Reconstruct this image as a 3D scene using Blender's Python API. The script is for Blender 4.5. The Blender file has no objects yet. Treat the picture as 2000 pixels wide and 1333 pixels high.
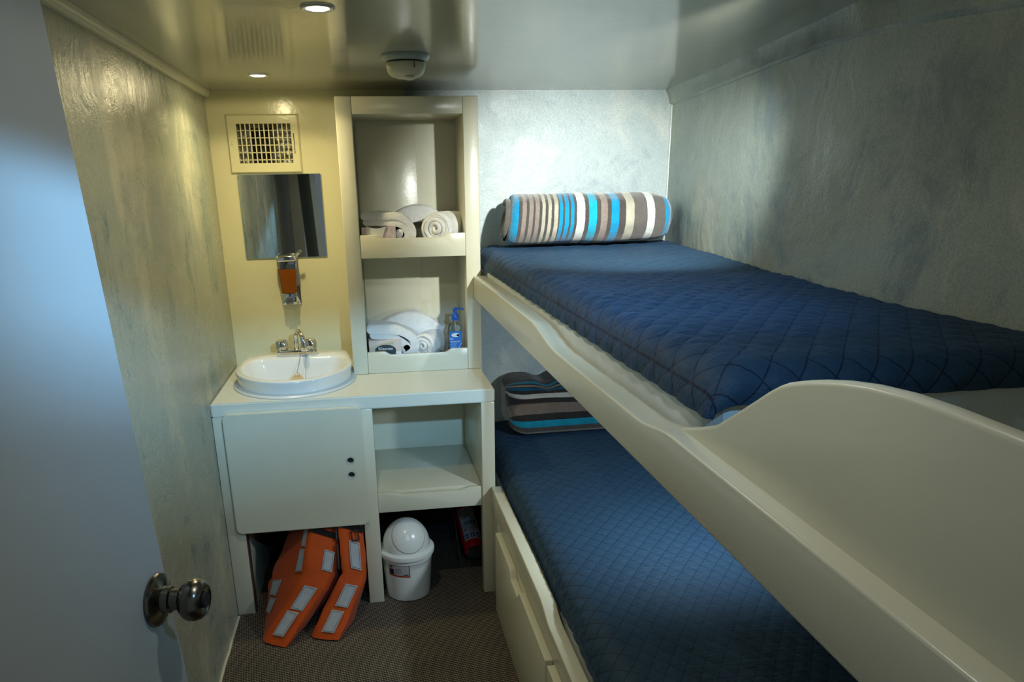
import bpy, bmesh, math, random
from mathutils import Vector, Matrix, noise
random.seed(7)
C = bpy.context.scene.collection
SC = bpy.context.scene

# ------------------------------------------------------------------ camera
cam = bpy.data.cameras.new('camera'); camo = bpy.data.objects.new('camera', cam); C.objects.link(camo)
SC.camera = camo
CP, CY, CR, CH = -0.3201, 0.1417, -0.0188, 1.4735
fw = Vector((math.sin(CY)*math.cos(CP), math.cos(CY)*math.cos(CP), math.sin(CP)))
r0 = Vector((math.cos(CY), -math.sin(CY), 0)); u0 = r0.cross(fw)
rt = r0*math.cos(CR) + u0*math.sin(CR); up = u0*math.cos(CR) - r0*math.sin(CR)
M4 = Matrix((( rt.x, up.x, -fw.x, 0), (rt.y, up.y, -fw.y, 0), (rt.z, up.z, -fw.z, CH), (0, 0, 0, 1)))
camo.matrix_world = M4
cam.sensor_fit = 'HORIZONTAL'; cam.sensor_width = 36; cam.lens = 1449.883/2000*36
cam.shift_x = (1000-931.91)/2000; cam.shift_y = (841.92-666.5)/2000
cam.clip_start = 0.02

# ------------------------------------------------------------------ world, exposure
w = bpy.data.worlds.new('world'); SC.world = w; w.use_nodes = True
w.node_tree.nodes['Background'].inputs[0].default_value = (0.75, 0.9, 1.0, 1)
w.node_tree.nodes['Background'].inputs[1].default_value = 0.14
SC.view_settings.view_transform = 'Standard'; SC.view_settings.look = 'None'
SC.view_settings.exposure = 0.0; SC.view_settings.gamma = 1.0
SC.view_settings.use_curve_mapping = False

ZC = 1.8144   # ceiling height
# the cabin's ceiling lamps, then one added fill lamp: x, y, colour, watts, light distribution (sine of angle below the horizontal -> strength)
BEAM = [(0.0, 0.0), (0.02, 0.09), (0.24, 0.11), (0.34, 0.35), (0.6, 0.6), (0.85, 1.0), (1.0, 1.0)]
SPILL = [(0.0, 0.0), (0.248, 0.0), (0.290, 1.0), (0.39, 1.0), (0.49, 0.20), (0.80, 0.03), (1.0, 0.03)]
LAMPS = [(-0.063, 1.693, (1.0, 0.92, 0.70), 11, BEAM, None),
         (-0.298, 2.639, (1.0, 0.84, 0.46), 16, BEAM, None),
         (0.78, 1.42, (0.92, 0.97, 0.92), 165, 'SPOT', (0.84, 2.95, 1.22)),
         (0.42, 0.10, (0.28, 0.62, 1.0), 155, SPILL, (-0.20, 2.40, 1.00)),
         (0.15, 0.74, (0.95, 0.95, 0.88), 5.5, BEAM, None)]  # added unseen fill lamp, brightens the floor and under the cubby

# ------------------------------------------------------------------ helpers
ORG = {}
def lnk(o): C.objects.link(o); return o
def thing(name, label, cat, loc=(0, 0, 0), group=None, rot=(0, 0, 0)):
    o = lnk(bpy.data.objects.new(name, None)); o.location = loc; o.rotation_euler = rot
    o.empty_display_size = 0.05
    o['label'] = label; o['category'] = cat
    if group: o['group'] = group
    ORG[o.name] = Vector(loc)
    return o
def tag(o, label, cat, group=None, kind=None):
    o['label'] = label; o['category'] = cat
    if group: o['group'] = group
    if kind: o['kind'] = kind
    return o
def obj(name, bm, mat, parent=None, smooth=True, local=False, angle=0.6):
    me = bpy.data.meshes.new(name)
    bmesh.ops.recalc_face_normals(bm, faces=bm.faces[:])
    org = Vector((0, 0, 0))
    if parent is not None:
        org = ORG[parent.name]
    if not local:
        for v in bm.verts: v.co -= org
    bm.to_mesh(me); bm.free()
    for m in (mat if isinstance(mat, (list, tuple)) else [mat]): me.materials.append(m)
    if smooth:
        for p in me.polygons: p.use_smooth = True
        try: me.set_sharp_from_angle(angle=angle)
        except Exception: pass
    o = lnk(bpy.data.objects.new(name, me))
    if parent is not None: o.parent = parent
    ORG[o.name] = org
    return o
def struct(name, bm, mat, parent=None, **k):
    o = obj(name, bm, mat, parent, **k)
    if parent is None: o['kind'] = 'structure'
    return o
def topmesh(name, bm, mat, loc, **k):
    """a thing that is one mesh, its origin at loc (coords given in world)"""
    loc = Vector(loc)
    for v in bm.verts: v.co -= loc
    o = obj(name, bm, mat, None, local=True, **k); o.location = loc; ORG[o.name] = loc
    return o
def nb(): return bmesh.new()
def box(bm, x0, x1, y0, y1, z0, z1, bev=0.0, seg=2):
    r = bmesh.ops.create_cube(bm, size=1.0)
    vs = r['verts']
    for v in vs:
        v.co = Vector((x0 if v.co.x < 0 else x1, y0 if v.co.y < 0 else y1, z0 if v.co.z < 0 else z1))
    if bev > 0:
        es = list({e for v in vs for e in v.link_edges})
        bmesh.ops.bevel(bm, geom=es, offset=bev, segments=seg, affect='EDGES', profile=0.5)
    return bm
def prism(bm, pts, axis, a, b, bev=0.0, seg=2):
    """extrude polygon pts (2D) along axis from a to b. axis x: pts=(y,z); y: pts=(x,z); z: pts=(x,y)"""
    def P(p, t):
        if axis == 'x': return Vector((t, p[0], p[1]))
        if axis == 'y': return Vector((p[0], t, p[1]))
        return Vector((p[0], p[1], t))
    va = [bm.verts.new(P(p, a)) for p in pts]; vb = [bm.verts.new(P(p, b)) for p in pts]
    n = len(pts); fs = [bm.faces.new(va), bm.faces.new(vb[::-1])]
    for i in range(n): fs.append(bm.faces.new((va[i], vb[i], vb[(i+1) % n], va[(i+1) % n])))
    bmesh.ops.recalc_face_normals(bm, faces=fs)
    if bev > 0:
        es = set(fs[0].edges) | set(fs[1].edges)
        for i in range(n):
            e = bm.edges.get((va[i], vb[i]))
            if e and len(e.link_faces) == 2 and e.calc_face_angle(0) > 0.6: es.add(e)
        bmesh.ops.bevel(bm, geom=list(es), offset=bev, segments=seg, affect='EDGES', profile=0.5)
    return bm
def lathe(bm, prof, n=48, mat=None, sx=1.0, sy=1.0, cap0=True, cap1=True):
    """revolve (r,z) about z; mat places it"""
    mat = mat or Matrix.Identity(4)
    rings = []
    for r, z in prof:
        rings.append([bm.verts.new(mat @ Vector((r*sx*math.cos(2*math.pi*i/n), r*sy*math.sin(2*math.pi*i/n), z))) for i in range(n)])
    for a, b in zip(rings, rings[1:]):
        for i in range(n): bm.faces.new((a[i], a[(i+1) % n], b[(i+1) % n], b[i]))
    if cap0: bm.faces.new(rings[0][::-1])
    if cap1: bm.faces.new(rings[-1])
    return bm
def zto(p, d):
    """matrix: local z along d, origin p"""
    d = Vector(d).normalized()
    return Matrix.Translation(Vector(p)) @ d.to_track_quat('Z', 'Y').to_matrix().to_4x4()
def tube(bm, pts, r, n=12, caps=True):
    pts = [Vector(p) for p in pts]; rings = []
    rs = r if isinstance(r, (list, tuple)) else [r]*len(pts)
    nrm = None
    for i, p in enumerate(pts):
        t = (pts[min(i+1, len(pts)-1)]-pts[max(i-1, 0)]).normalized()
        if nrm is None:
            nrm = t.orthogonal().normalized()
        nrm = (nrm - t*nrm.dot(t)).normalized(); b = t.cross(nrm)
        rings.append([bm.verts.new(p+(nrm*math.cos(2*math.pi*k/n)+b*math.sin(2*math.pi*k/n))*rs[i]) for k in range(n)])
    for a, b in zip(rings, rings[1:]):
        for i in range(n): bm.faces.new((a[i], a[(i+1) % n], b[(i+1) % n], b[i]))
    if caps: bm.faces.new(rings[0][::-1]); bm.faces.new(rings[-1])
    return bm
def grid(bm, nu, nv, f, uvf=None, matf=None):
    V = [[bm.verts.new(Vector(f(i/(nu-1), j/(nv-1)))) for j in range(nv)] for i in range(nu)]
    uv = bm.loops.layers.uv.verify() if uvf else None
    for i in range(nu-1):
        for j in range(nv-1):
            fc = bm.faces.new((V[i][j], V[i+1][j], V[i+1][j+1], V[i][j+1]))
            if uvf:
                for l, (a, b) in zip(fc.loops, ((i, j), (i+1, j), (i+1, j+1), (i, j+1))): l[uv].uv = uvf(a/(nu-1), b/(nv-1))
            if matf: fc.material_index = matf(i/(nu-1), j/(nv-1))
    return V
def rrect(x0, x1, z0, z1, r, n=6):
    pts = []
    for cx, cz, a0 in ((x1-r, z1-r, 0), (x0+r, z1-r, 90), (x0+r, z0+r, 180), (x1-r, z0+r, 270)):
        for k in range(n+1):
            a = math.radians(a0+90*k/n); pts.append((cx+r*math.cos(a), cz+r*math.sin(a)))
    return pts
def sstep(t): t = max(0, min(1, t)); return t*t*(3-2*t)
def lerp(a, b, t): return a+(b-a)*t
def interp(x, xs, ys):
    if x <= xs[0]: return ys[0]
    for i in range(len(xs)-1):
        if x <= xs[i+1]: return lerp(ys[i], ys[i+1], (x-xs[i])/(xs[i+1]-xs[i]))
    return ys[-1]
def text_bm(s, size, fx, ext=0.0004):
    """lettering as mesh; fx maps (u right, v up, w out) to world"""
    cu = bpy.data.curves.new('t', 'FONT'); cu.body = s; cu.size = size; cu.extrude = ext; cu.align_x = 'CENTER'; cu.align_y = 'CENTER'
    cu.resolution_u = 3
    o = bpy.data.objects.new('t', cu); C.objects.link(o)
    dg = bpy.context.evaluated_depsgraph_get(); me = bpy.data.meshes.new_from_object(o.evaluated_get(dg))
    bm = nb(); bm.from_mesh(me)
    bpy.data.objects.remove(o); bpy.data.curves.remove(cu); bpy.data.meshes.remove(me)
    for v in bm.verts: v.co = Vector(fx(v.co.x, v.co.y, v.co.z))
    return bm

# ------------------------------------------------------------------ materials
def mat(name, col, rough=0.5, metal=0.0, spec=0.5, **k):
    m = bpy.data.materials.new(name); m.use_nodes = True
    b = m.node_tree.nodes['Principled BSDF']
    b.inputs['Base Color'].default_value = (*col, 1); b.inputs['Roughness'].default_value = rough
    b.inputs['Metallic'].default_value = metal; b.inputs['Specular IOR Level'].default_value = spec
    for kk, v in k.items(): b.inputs[kk.replace('_', ' ')].default_value = v
    return m
def N(m, t, **k):
    n = m.node_tree.nodes.new(t)
    for a, v in k.items(): setattr(n, a, v)
    return n
def L(m, a, b): m.node_tree.links.new(a, b)
def coords(m, scale=(1, 1, 1), kind='Object'):
    tc = N(m, 'ShaderNodeTexCoord'); mp = N(m, 'ShaderNodeMapping'); mp.inputs['Scale'].default_value = scale
    L(m, tc.outputs[kind], mp.inputs['Vector']); return mp.outputs['Vector']
def noise_n(m, vec, scale, detail=4, rough=0.55, dist=0.0):
    n = N(m, 'ShaderNodeTexNoise'); n.inputs['Scale'].default_value = scale; n.inputs['Detail'].default_value = detail
    n.inputs['Roughness'].default_value = rough; n.inputs['Distortion'].default_value = dist
    if vec: L(m, vec, n.inputs['Vector'])
    return n.outputs['Fac']
def ramp(m, fac, stops, interp_='LINEAR'):
    r = N(m, 'ShaderNodeValToRGB'); r.color_ramp.interpolation = interp_
    e = r.color_ramp.elements
    while len(e) < len(stops): e.new(0.5)
    for el, (p, c) in zip(e, stops): el.position = p; el.color = (*c, 1) if len(c) == 3 else c
    L(m, fac, r.inputs['Fac']); return r.outputs['Color']
def mix(m, fac, a, b, blend='MIX'):
    x = N(m, 'ShaderNodeMix', data_type='RGBA', blend_type=blend)
    if isinstance(fac, (int, float)): x.inputs[0].default_value = fac
    else: L(m, fac, x.inputs[0])
    for s, v in ((6, a), (7, b)):
        if isinstance(v, tuple): x.inputs[s].default_value = (*v, 1)
        else: L(m, v, x.inputs[s])
    return x.outputs[2]
def math_n(m, op, a, b=None):
    x = N(m, 'ShaderNodeMath', operation=op)
    for i, v in ((0, a), (1, b)):
        if v is None: continue
        if isinstance(v, (int, float)): x.inputs[i].default_value = v
        else: L(m, v, x.inputs[i])
    return x.outputs[0]
def bump(m, h, strength, dist=0.01, prev=None):
    b = N(m, 'ShaderNodeBump'); b.inputs['Strength'].default_value = strength; b.inputs['Distance'].default_value = dist
    L(m, h, b.inputs['Height'])
    if prev: L(m, prev, b.inputs['Normal'])
    return b.outputs['Normal']
def setb(m, name, sock): L(m, sock, m.node_tree.nodes['Principled BSDF'].inputs[name])

def paint(name, col, rough=0.22, bumpy=0.06, spec=0.5, coat=0.0):
    m = mat(name, col, rough, spec=spec)
    v = coords(m)
    f = noise_n(m, v, 5, 3)
    setb(m, 'Base Color', mix(m, f, tuple(c*0.94 for c in col), tuple(min(1, c*1.05) for c in col)))
    n = bump(m, noise_n(m, v, 22, 3), bumpy, 0.01)
    n = bump(m, noise_n(m, v, 160, 2), bumpy*0.5, 0.002, n)
    setb(m, 'Normal', n)
    return m
CREAM = paint('cream_gloss_paint', (0.66, 0.64, 0.50), 0.25)
CREAM2 = paint('cream_berth_paint', (0.60, 0.585, 0.455), 0.28)
WHITEP = paint('white_gloss_paint', (0.70, 0.70, 0.60), 0.22)
YELW = paint('cream_wall_paint', (0.68, 0.645, 0.41), 0.20, 0.10)
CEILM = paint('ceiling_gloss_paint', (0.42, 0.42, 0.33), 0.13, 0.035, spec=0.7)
DOORM = paint('door_paint', (0.41, 0.45, 0.46), 0.45, 0.05)

def sponge(name, c_lo, c_mid, c_hi, stretch, rough=0.38, streak=0.35):
    m = mat(name, c_mid, rough)
    v = coords(m, stretch); v2 = coords(m)
    a = noise_n(m, v, 2.6, 7, 0.62, 0.4); b = noise_n(m, v2, 7.5, 6, 0.68, 0.8); fine = noise_n(m, v2, 240, 3, 0.6)
    f = math_n(m, 'ADD', math_n(m, 'MULTIPLY', a, 0.65), math_n(m, 'MULTIPLY', b, 0.35))
    col = ramp(m, f, [(0.38, c_lo), (0.47, c_mid), (0.53, c_mid), (0.63, c_hi)])
    sp = ramp(m, fine, [(0.38, (0.78, 0.78, 0.78)), (0.6, (1.06, 1.06, 1.06))])
    setb(m, 'Base Color', mix(m, 0.8, col, sp, 'MULTIPLY'))
    n = bump(m, a, streak, 0.02)
    n = bump(m, b, 0.3, 0.012, n)
    n = bump(m, fine, 0.30, 0.0015, n)
    setb(m, 'Normal', n)
    setb(m, 'Roughness', ramp(m, b, [(0.3, (rough-0.08,)*3), (0.7, (rough+0.14,)*3)]))
    return m
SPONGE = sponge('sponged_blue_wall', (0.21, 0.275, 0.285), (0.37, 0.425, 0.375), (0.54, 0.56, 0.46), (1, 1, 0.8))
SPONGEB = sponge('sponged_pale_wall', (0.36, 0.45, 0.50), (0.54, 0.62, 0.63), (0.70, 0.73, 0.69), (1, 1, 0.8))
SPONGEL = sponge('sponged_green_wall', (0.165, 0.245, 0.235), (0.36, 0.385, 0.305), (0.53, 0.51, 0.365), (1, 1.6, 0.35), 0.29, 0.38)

def carpet():
    m = mat('brown_ribbed_carpet', (0.1, 0.085, 0.07), 0.95, spec=0.1)
    v = coords(m)
    rot = N(m, 'ShaderNodeMapping'); rot.inputs['Rotation'].default_value = (0, 0, math.radians(-8)); L(m, v, rot.inputs['Vector'])
    def wave(scale, axis):
        wv = N(m, 'ShaderNodeTexWave', wave_type='BANDS', bands_direction=axis, wave_profile='SIN')
        wv.inputs['Scale'].default_value = scale; wv.inputs['Distortion'].default_value = 1.2; wv.inputs['Detail'].default_value = 2
        wv.inputs['Detail Scale'].default_value = 2.0
        L(m, rot.outputs['Vector'], wv.inputs['Vector']); return wv.outputs['Fac']
    a = wave(34, 'Y'); b = wave(40, 'X')
    f = math_n(m, 'MULTIPLY', math_n(m, 'ADD', math_n(m, 'MULTIPLY', a, 0.75), math_n(m, 'MULTIPLY', b, 0.35)), 1.0)
    big = noise_n(m, v, 6, 4); fine = noise_n(m, v, 420, 2)
    col = ramp(m, f, [(0.2, (0.022, 0.02, 0.018)), (0.55, (0.10, 0.085, 0.07)), (0.9, (0.30, 0.255, 0.20))])
    col = mix(m, 0.5, col, ramp(m, big, [(0.35, (0.72, 0.70, 0.70)), (0.65, (1.1, 1.02, 0.95))]), 'MULTIPLY')
    setb(m, 'Base Color', mix(m, 0.6, col, ramp(m, fine, [(0.3, (0.6,)*3), (0.7, (1.25,)*3)]), 'MULTIPLY'))
    n = bump(m, f, 0.9, 0.004); n = bump(m, fine, 0.5, 0.001, n); setb(m, 'Normal', n)
    return m
CARPET = carpet()

def quilt_mat():
    m = mat('navy_quilted_cotton', (0.01, 0.035, 0.09), 0.6, spec=0.2)
    b = m.node_tree.nodes['Principled BSDF']
    b.inputs['Sheen Weight'].default_value = 0.08; b.inputs['Sheen Roughness'].default_value = 0.4
    b.inputs['Sheen Tint'].default_value = (0.25, 0.5, 1.0, 1)
    tc = N(m, 'ShaderNodeTexCoord'); sp = N(m, 'ShaderNodeSeparateXYZ'); L(m, tc.outputs['UV'], sp.inputs[0])
    s = math_n(m, 'ADD', sp.outputs[0], sp.outputs[1]); d = math_n(m, 'SUBTRACT', sp.outputs[0], sp.outputs[1])
    def line(t):
        fr = math_n(m, 'FRACT', t); q = math_n(m, 'ABSOLUTE', math_n(m, 'SUBTRACT', fr, 0.5))
        return math_n(m, 'GREATER_THAN', q, 0.474)
    ln = math_n(m, 'MAXIMUM', line(s), line(d))
    ln = math_n(m, 'MAXIMUM', ln, math_n(m, 'LESS_THAN', math_n(m, 'ABSOLUTE', math_n(m, 'SUBTRACT', sp.outputs[0], 0.4)), 0.03))
    v = coords(m, (3.0, 14.0, 5.0)); wr = noise_n(m, v, 6, 4, 0.6, 0.6); v2 = coords(m); fi = noise_n(m, v2, 380, 2)
    col = mix(m, fi, (0.011, 0.034, 0.064), (0.020, 0.052, 0.096))
    setb(m, 'Base Color', mix(m, ln, col, (0.004, 0.012, 0.03)))
    lint = N(m, 'ShaderNodeTexVoronoi', feature='F1'); lint.inputs['Scale'].default_value = 26; L(m, v2, lint.inputs['Vector'])
    n = bump(m, wr, 0.5, 0.010); n = bump(m, fi, 0.25, 0.001, n); setb(m, 'Normal', n)
    return m
QUILT = quilt_mat()

def stripe_mat(name, stops, axis=0, rough=0.85):
    """woven stripes along the UV axis; stops: (start, colour) with hard edges"""
    m = mat(name, (0.2, 0.18, 0.17), rough, spec=0.15)
    b = m.node_tree.nodes['Principled BSDF']; b.inputs['Sheen Weight'].default_value = 0.5; b.inputs['Sheen Roughness'].default_value = 0.5
    tc = N(m, 'ShaderNodeTexCoord'); sp = N(m, 'ShaderNodeSeparateXYZ'); L(m, tc.outputs['UV'], sp.inputs[0])
    v = coords(m); wob = noise_n(m, v, 45, 3)
    t = math_n(m, 'ADD', sp.outputs[axis], math_n(m, 'MULTIPLY', math_n(m, 'SUBTRACT', wob, 0.5), 0.006))
    # two ramps because of the stop limit
    half = [s for s in stops if s[0] < 0.5]; rest = [s for s in stops if s[0] >= 0.5]
    c1 = ramp(m, t, half, 'CONSTANT'); c2 = ramp(m, t, rest, 'CONSTANT')
    col = mix(m, math_n(m, 'GREATER_THAN', t, rest[0][0]), c1, c2)
    fz = noise_n(m, v, 300, 3); pt = noise_n(m, v, 26, 3)
    sh = ramp(m, math_n(m, 'ADD', math_n(m, 'MULTIPLY', fz, 0.6), math_n(m, 'MULTIPLY', pt, 0.4)), [(0.35, (0.72,)*3), (0.65, (1.12,)*3)])
    setb(m, 'Base Color', mix(m, 0.9, col, sh, 'MULTIPLY'))
    n = bump(m, fz, 0.5, 0.003); n = bump(m, pt, 0.4, 0.01, n); setb(m, 'Normal', n)
    return m
G_ = (0.085, 0.075, 0.072); GL = (0.14, 0.125, 0.115); T_ = (0.30, 0.24, 0.21); W_ = (0.74, 0.75, 0.72); B_ = (0.005, 0.30, 0.58); A_ = (0.01, 0.42, 0.62); BE = (0.50, 0.46, 0.37); K_ = (0.045, 0.04, 0.042); BD = (0.005, 0.17, 0.36)
sl = [(0.0, GL), (0.025, B_), (0.062, G_), (0.082, T_), (0.105, G_), (0.118, T_), (0.142, G_), (0.155, T_), (0.178, G_), (0.192, BE), (0.214, G_), (0.228, BE), (0.250, G_), (0.264, BE), (0.286, G_),
      (0.296, B_), (0.316, G_), (0.328, B_), (0.348, G_), (0.360, B_), (0.380, G_), (0.398, W_), (0.442, G_), (0.466, A_),
      (0.508, A_), (0.512, G_), (0.538, T_), (0.575, G_), (0.598, B_), (0.645, G_), (0.686, BE), (0.735, GL), (0.815, W_), (0.862, GL), (0.930, B_), (0.985, GL)]
ROLLM = stripe_mat('striped_fleece_roll', sl, 0)
sf = [(0.0, G_), (0.155, BE), (0.21, GL), (0.30, A_), (0.38, K_), (0.445, T_), (0.495, T_), (0.50, T_),
      (0.515, K_), (0.565, W_), (0.62, K_), (0.665, BD), (0.70, G_), (0.72, BE), (0.745, G_), (0.77, A_), (0.81, G_), (0.93, GL)]
FOLDM = stripe_mat('striped_fleece_fold', sf, 1)

def fabric(name, col, rough=0.9, b1=0.5, s1=60, s2=500, sheen=0.3):
    m = mat(name, col, rough, spec=0.15); v = coords(m)
    m.node_tree.nodes['Principled BSDF'].inputs['Sheen Weight'].default_value = sheen
    f = noise_n(m, v, s1, 4); g = noise_n(m, v, s2, 2)
    setb(m, 'Base Color', mix(m, f, tuple(c*0.82 for c in col), tuple(min(1, c*1.1) for c in col)))
    n = bump(m, f, b1, 0.006); n = bump(m, g, 0.6, 0.0015, n); setb(m, 'Normal', n)
    return m
TOWEL = fabric('white_terry_cotton', (0.74, 0.74, 0.71))
SHEET = fabric('white_mattress_sheet', (0.70, 0.77, 0.80), 0.8, 0.15, 12, 600, 0.1)
ORANGE = fabric('orange_nylon', (0.53, 0.075, 0.008), 0.55, 0.6, 14, 700, 0.1)
ORANGED = fabric('dark_orange_nylon', (0.42, 0.06, 0.01), 0.6, 0.6, 14, 700, 0.1)
TAPE = fabric('reflective_tape', (0.72, 0.80, 0.86), 0.35, 0.2, 40, 900, 0.0)
STITCH = mat('stitch_thread', (0.12, 0.13, 0.14), 0.8)
STRAP = fabric('dark_webbing', (0.03, 0.025, 0.025), 0.8)
CERAM = mat('white_glazed_ceramic', (0.78, 0.78, 0.74), 0.06, spec=0.6)
SEAL = paint('silicone_sealant', (0.62, 0.66, 0.66), 0.35)
CHROME = mat('chrome', (0.78, 0.79, 0.80), 0.07, 1.0)
STEEL = mat('dark_chain_steel', (0.30, 0.30, 0.30), 0.3, 1.0)
BRASS = mat('antique_nickel', (0.17, 0.155, 0.125), 0.22, 1.0)
def brushed(m):
    v = coords(m, (1, 1, 1)); f = noise_n(m, v, 90, 3); setb(m, 'Roughness', ramp(m, f, [(0.3, (0.14,)*3), (0.7, (0.32,)*3)]))
brushed(BRASS)
MIRROR = mat('mirror_silver', (0.80, 0.84, 0.84), 0.015, 1.0)
GLASSE = mat('mirror_edge', (0.35, 0.42, 0.38), 0.2)
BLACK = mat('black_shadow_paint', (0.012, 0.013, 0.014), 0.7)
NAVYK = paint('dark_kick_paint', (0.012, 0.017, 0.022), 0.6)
FOIL = mat('duct_foil', (0.42, 0.44, 0.44), 0.35, 0.7)
def foilb(m):
    v = coords(m); f = noise_n(m, v, 30, 4); setb(m, 'Normal', bump(m, f, 0.9, 0.02))
foilb(FOIL)
PLAST = mat('white_plastic', (0.72, 0.74, 0.71), 0.22)
PLASTY = paint('yellowed_plastic', (0.58, 0.55, 0.40), 0.35)
PLASTB = mat('blue_grey_plastic', (0.42, 0.47, 0.46), 0.35)
RUBBER = mat('beige_rubber', (0.55, 0.40, 0.24), 0.6)
CLEAR = mat('clear_plastic', (0.93, 0.95, 0.94), 0.05, Transmission_Weight=1.0, IOR=1.2)
SOAP = mat('amber_soap', (0.30, 0.085, 0.008), 0.12, spec=0.5, Transmission_Weight=0.25, IOR=1.33)
BLUEP = mat('blue_plastic', (0.008, 0.095, 0.45), 0.3)
BLUEL = mat('blue_label', (0.01, 0.135, 0.50), 0.4)
BLUED = mat('dark_blue_label', (0.008, 0.075, 0.26), 0.4)
WHITEL = mat('white_label', (0.72, 0.74, 0.75), 0.5)
RED = mat('red_enamel', (0.52, 0.008, 0.014), 0.25)
REDL = mat('red_print', (0.48, 0.02, 0.02), 0.5)
INK = mat('black_print', (0.02, 0.02, 0.022), 0.5)
INKG = mat('grey_print', (0.20, 0.21, 0.22), 0.5)
ORAL = mat('orange_label', (0.62, 0.10, 0.015), 0.5)
PURP = mat('purple_print', (0.05, 0.012, 0.08), 0.5)
CARD = paint('tissue_box_card', (0.60, 0.52, 0.46), 0.6)
CARDW = paint('white_card', (0.68, 0.69, 0.68), 0.6)
def floral():
    m = mat('pink_floral_card', (0.6, 0.45, 0.46), 0.6); v = coords(m); f = noise_n(m, v, 55, 4, 0.6, 1.0)
    setb(m, 'Base Color', ramp(m, f, [(0.38, (0.66, 0.60, 0.57)), (0.52, (0.60, 0.42, 0.44)), (0.62, (0.66, 0.62, 0.60))])); return m
FLORAL = floral()
WOODB = paint('brown_wood_edge', (0.10, 0.05, 0.03), 0.6)
def lamp_emit(name, col, s):
    m = bpy.data.materials.new(name); m.use_nodes = True; nt = m.node_tree; nt.nodes.clear()
    e = nt.nodes.new('ShaderNodeEmission'); e.inputs[0].default_value = (*col, 1); e.inputs[1].default_value = s
    o = nt.nodes.new('ShaderNodeOutputMaterial'); nt.links.new(e.outputs[0], o.inputs[0]); return m
BULB = lamp_emit('lit_lamp_lens', (1.0, 0.95, 0.80), 14)
BULBC = lamp_emit('lit_cool_lamp_lens', (0.8, 0.92, 1.0), 10)

# ------------------------------------------------------------------ the room
YB = 3.041; XL = -0.54; YF = 0.06
WY = [-0.1, 0.5, 1.0, 1.39, 1.92, 3.04]; WX = [1.0, 1.0, 1.005, 1.013, 1.08, 1.238]
def wallx(y): return interp(y, WY, WX)
def wallx_s(y): return (wallx(y-0.12)+wallx(y)+wallx(y+0.12))/3 if y < 2.9 else wallx(y)

bm = nb(); box(bm, XL-0.06, 1.35, -0.6, YB+0.1, -0.05, 0.0); struct('floor', bm, CARPET, smooth=False)
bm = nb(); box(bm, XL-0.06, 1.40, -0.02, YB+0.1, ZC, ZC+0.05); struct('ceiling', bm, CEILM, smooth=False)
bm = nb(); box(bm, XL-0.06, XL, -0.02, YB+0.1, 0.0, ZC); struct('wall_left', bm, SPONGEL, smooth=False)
# back wall: cream left of the shelf tower with the duct opening, sponged blue to its right
bm = nb()
VX0, VX1, VZ0, VZ1 = -0.441, -0.243, 1.563, 1.703
for i, (x0, x1, z0, z1) in enumerate(((XL, VX0, 0, ZC), (VX1, 0.18, 0, ZC), (VX0, VX1, 0, VZ0), (VX0, VX1, VZ1, ZC), (0.18, 1.40, 0, ZC))):
    n0 = len(bm.faces); box(bm, x0, x1, YB, YB+0.06, z0, z1); bm.faces.ensure_lookup_table()
    for f in bm.faces[n0:]: f.material_index = 1 if i == 4 else 0
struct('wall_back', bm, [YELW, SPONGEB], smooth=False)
# curved hull wall on the right
bm = nb()
def fwall(u, v):
    y = lerp(-0.1, YB+0.02, u); z = lerp(0, 1.757, v); x = wallx_s(y)
    x += 0.006*(noise.noise((y*3, z*4, 1))) if 0 < v < 1 else 0
    return (x, y, z)
V = grid(bm, 60, 24, fwall)
g = bmesh.ops.extrude_face_region(bm, geom=bm.faces[:])
for v in g['geom']:
    if isinstance(v, bmesh.types.BMVert): v.co.x += 0.05
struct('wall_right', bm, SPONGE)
bm = nb()
CYY = [-0.1, 1.56, 1.81, 2.08, 2.48, 3.06]; CXX = [1.0, 1.02, 1.06, 1.108, 1.15, 1.207]
def fcove(u, v):
    y = lerp(-0.1, YB+0.005, u); xa = wallx_s(y)+0.002; xb = min(xa-0.012, interp(y, CYY, CXX)-0.0) if y > 1.4 else xa-0.035*0.5
    z0 = interp(y, [0.9, 1.14, 1.36, 1.75, 3.04], [1.70, 1.715, 1.733, 1.757, 1.757])
    t = v; xa -= 0.011*min(1, v*8)*(1-0.7*v)*(1+0.8*noise.noise((y*14, 0, 4)))
    bulge = 0.006*math.sin(math.pi*t)+0.004*noise.noise((y*9, t*2, 0))
    return (lerp(xa, xb, t)+bulge*0.5, y, lerp(z0, ZC+0.002, t)-bulge*0.3)
grid(bm, 90, 8, fcove); struct('trim_1', bm, SPONGE)
bm = nb(); tube(bm, [(XL+0.004, 0.2+i*0.0947, ZC-0.004+0.0015*noise.noise((i*0.7, 1, 0))) for i in range(31)], 0.019, 14); struct('trim_4', bm, CREAM)
# front wall round the doorway (behind the viewer)
bm = nb()
for x0, x1, z0, z1 in ((XL-0.06, -0.46, 0, ZC), (0.36, 1.40, 0, ZC), (-0.46, 0.36, 1.78, ZC)): box(bm, x0, x1, -0.06, -0.02, z0, z1)
struct('wall_front', bm, CREAM, smooth=False)
# sealant bead along floor and left wall, and in the far right corner
bm = nb(); tube(bm, [(XL+0.004+0.003*noise.noise((i*0.9, 0, 0)), 0.3+i*0.0715, 0.002) for i in range(31)], 0.005, 8)
struct('trim_2', bm, CREAM2)
bm = nb(); tube(bm, [(1.236+0.002*noise.noise((i*0.8, 3, 0)), YB-0.002, 1.10+i*0.033) for i in range(21)], 0.005, 8)
struct('trim_3', bm, SEAL)

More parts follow.
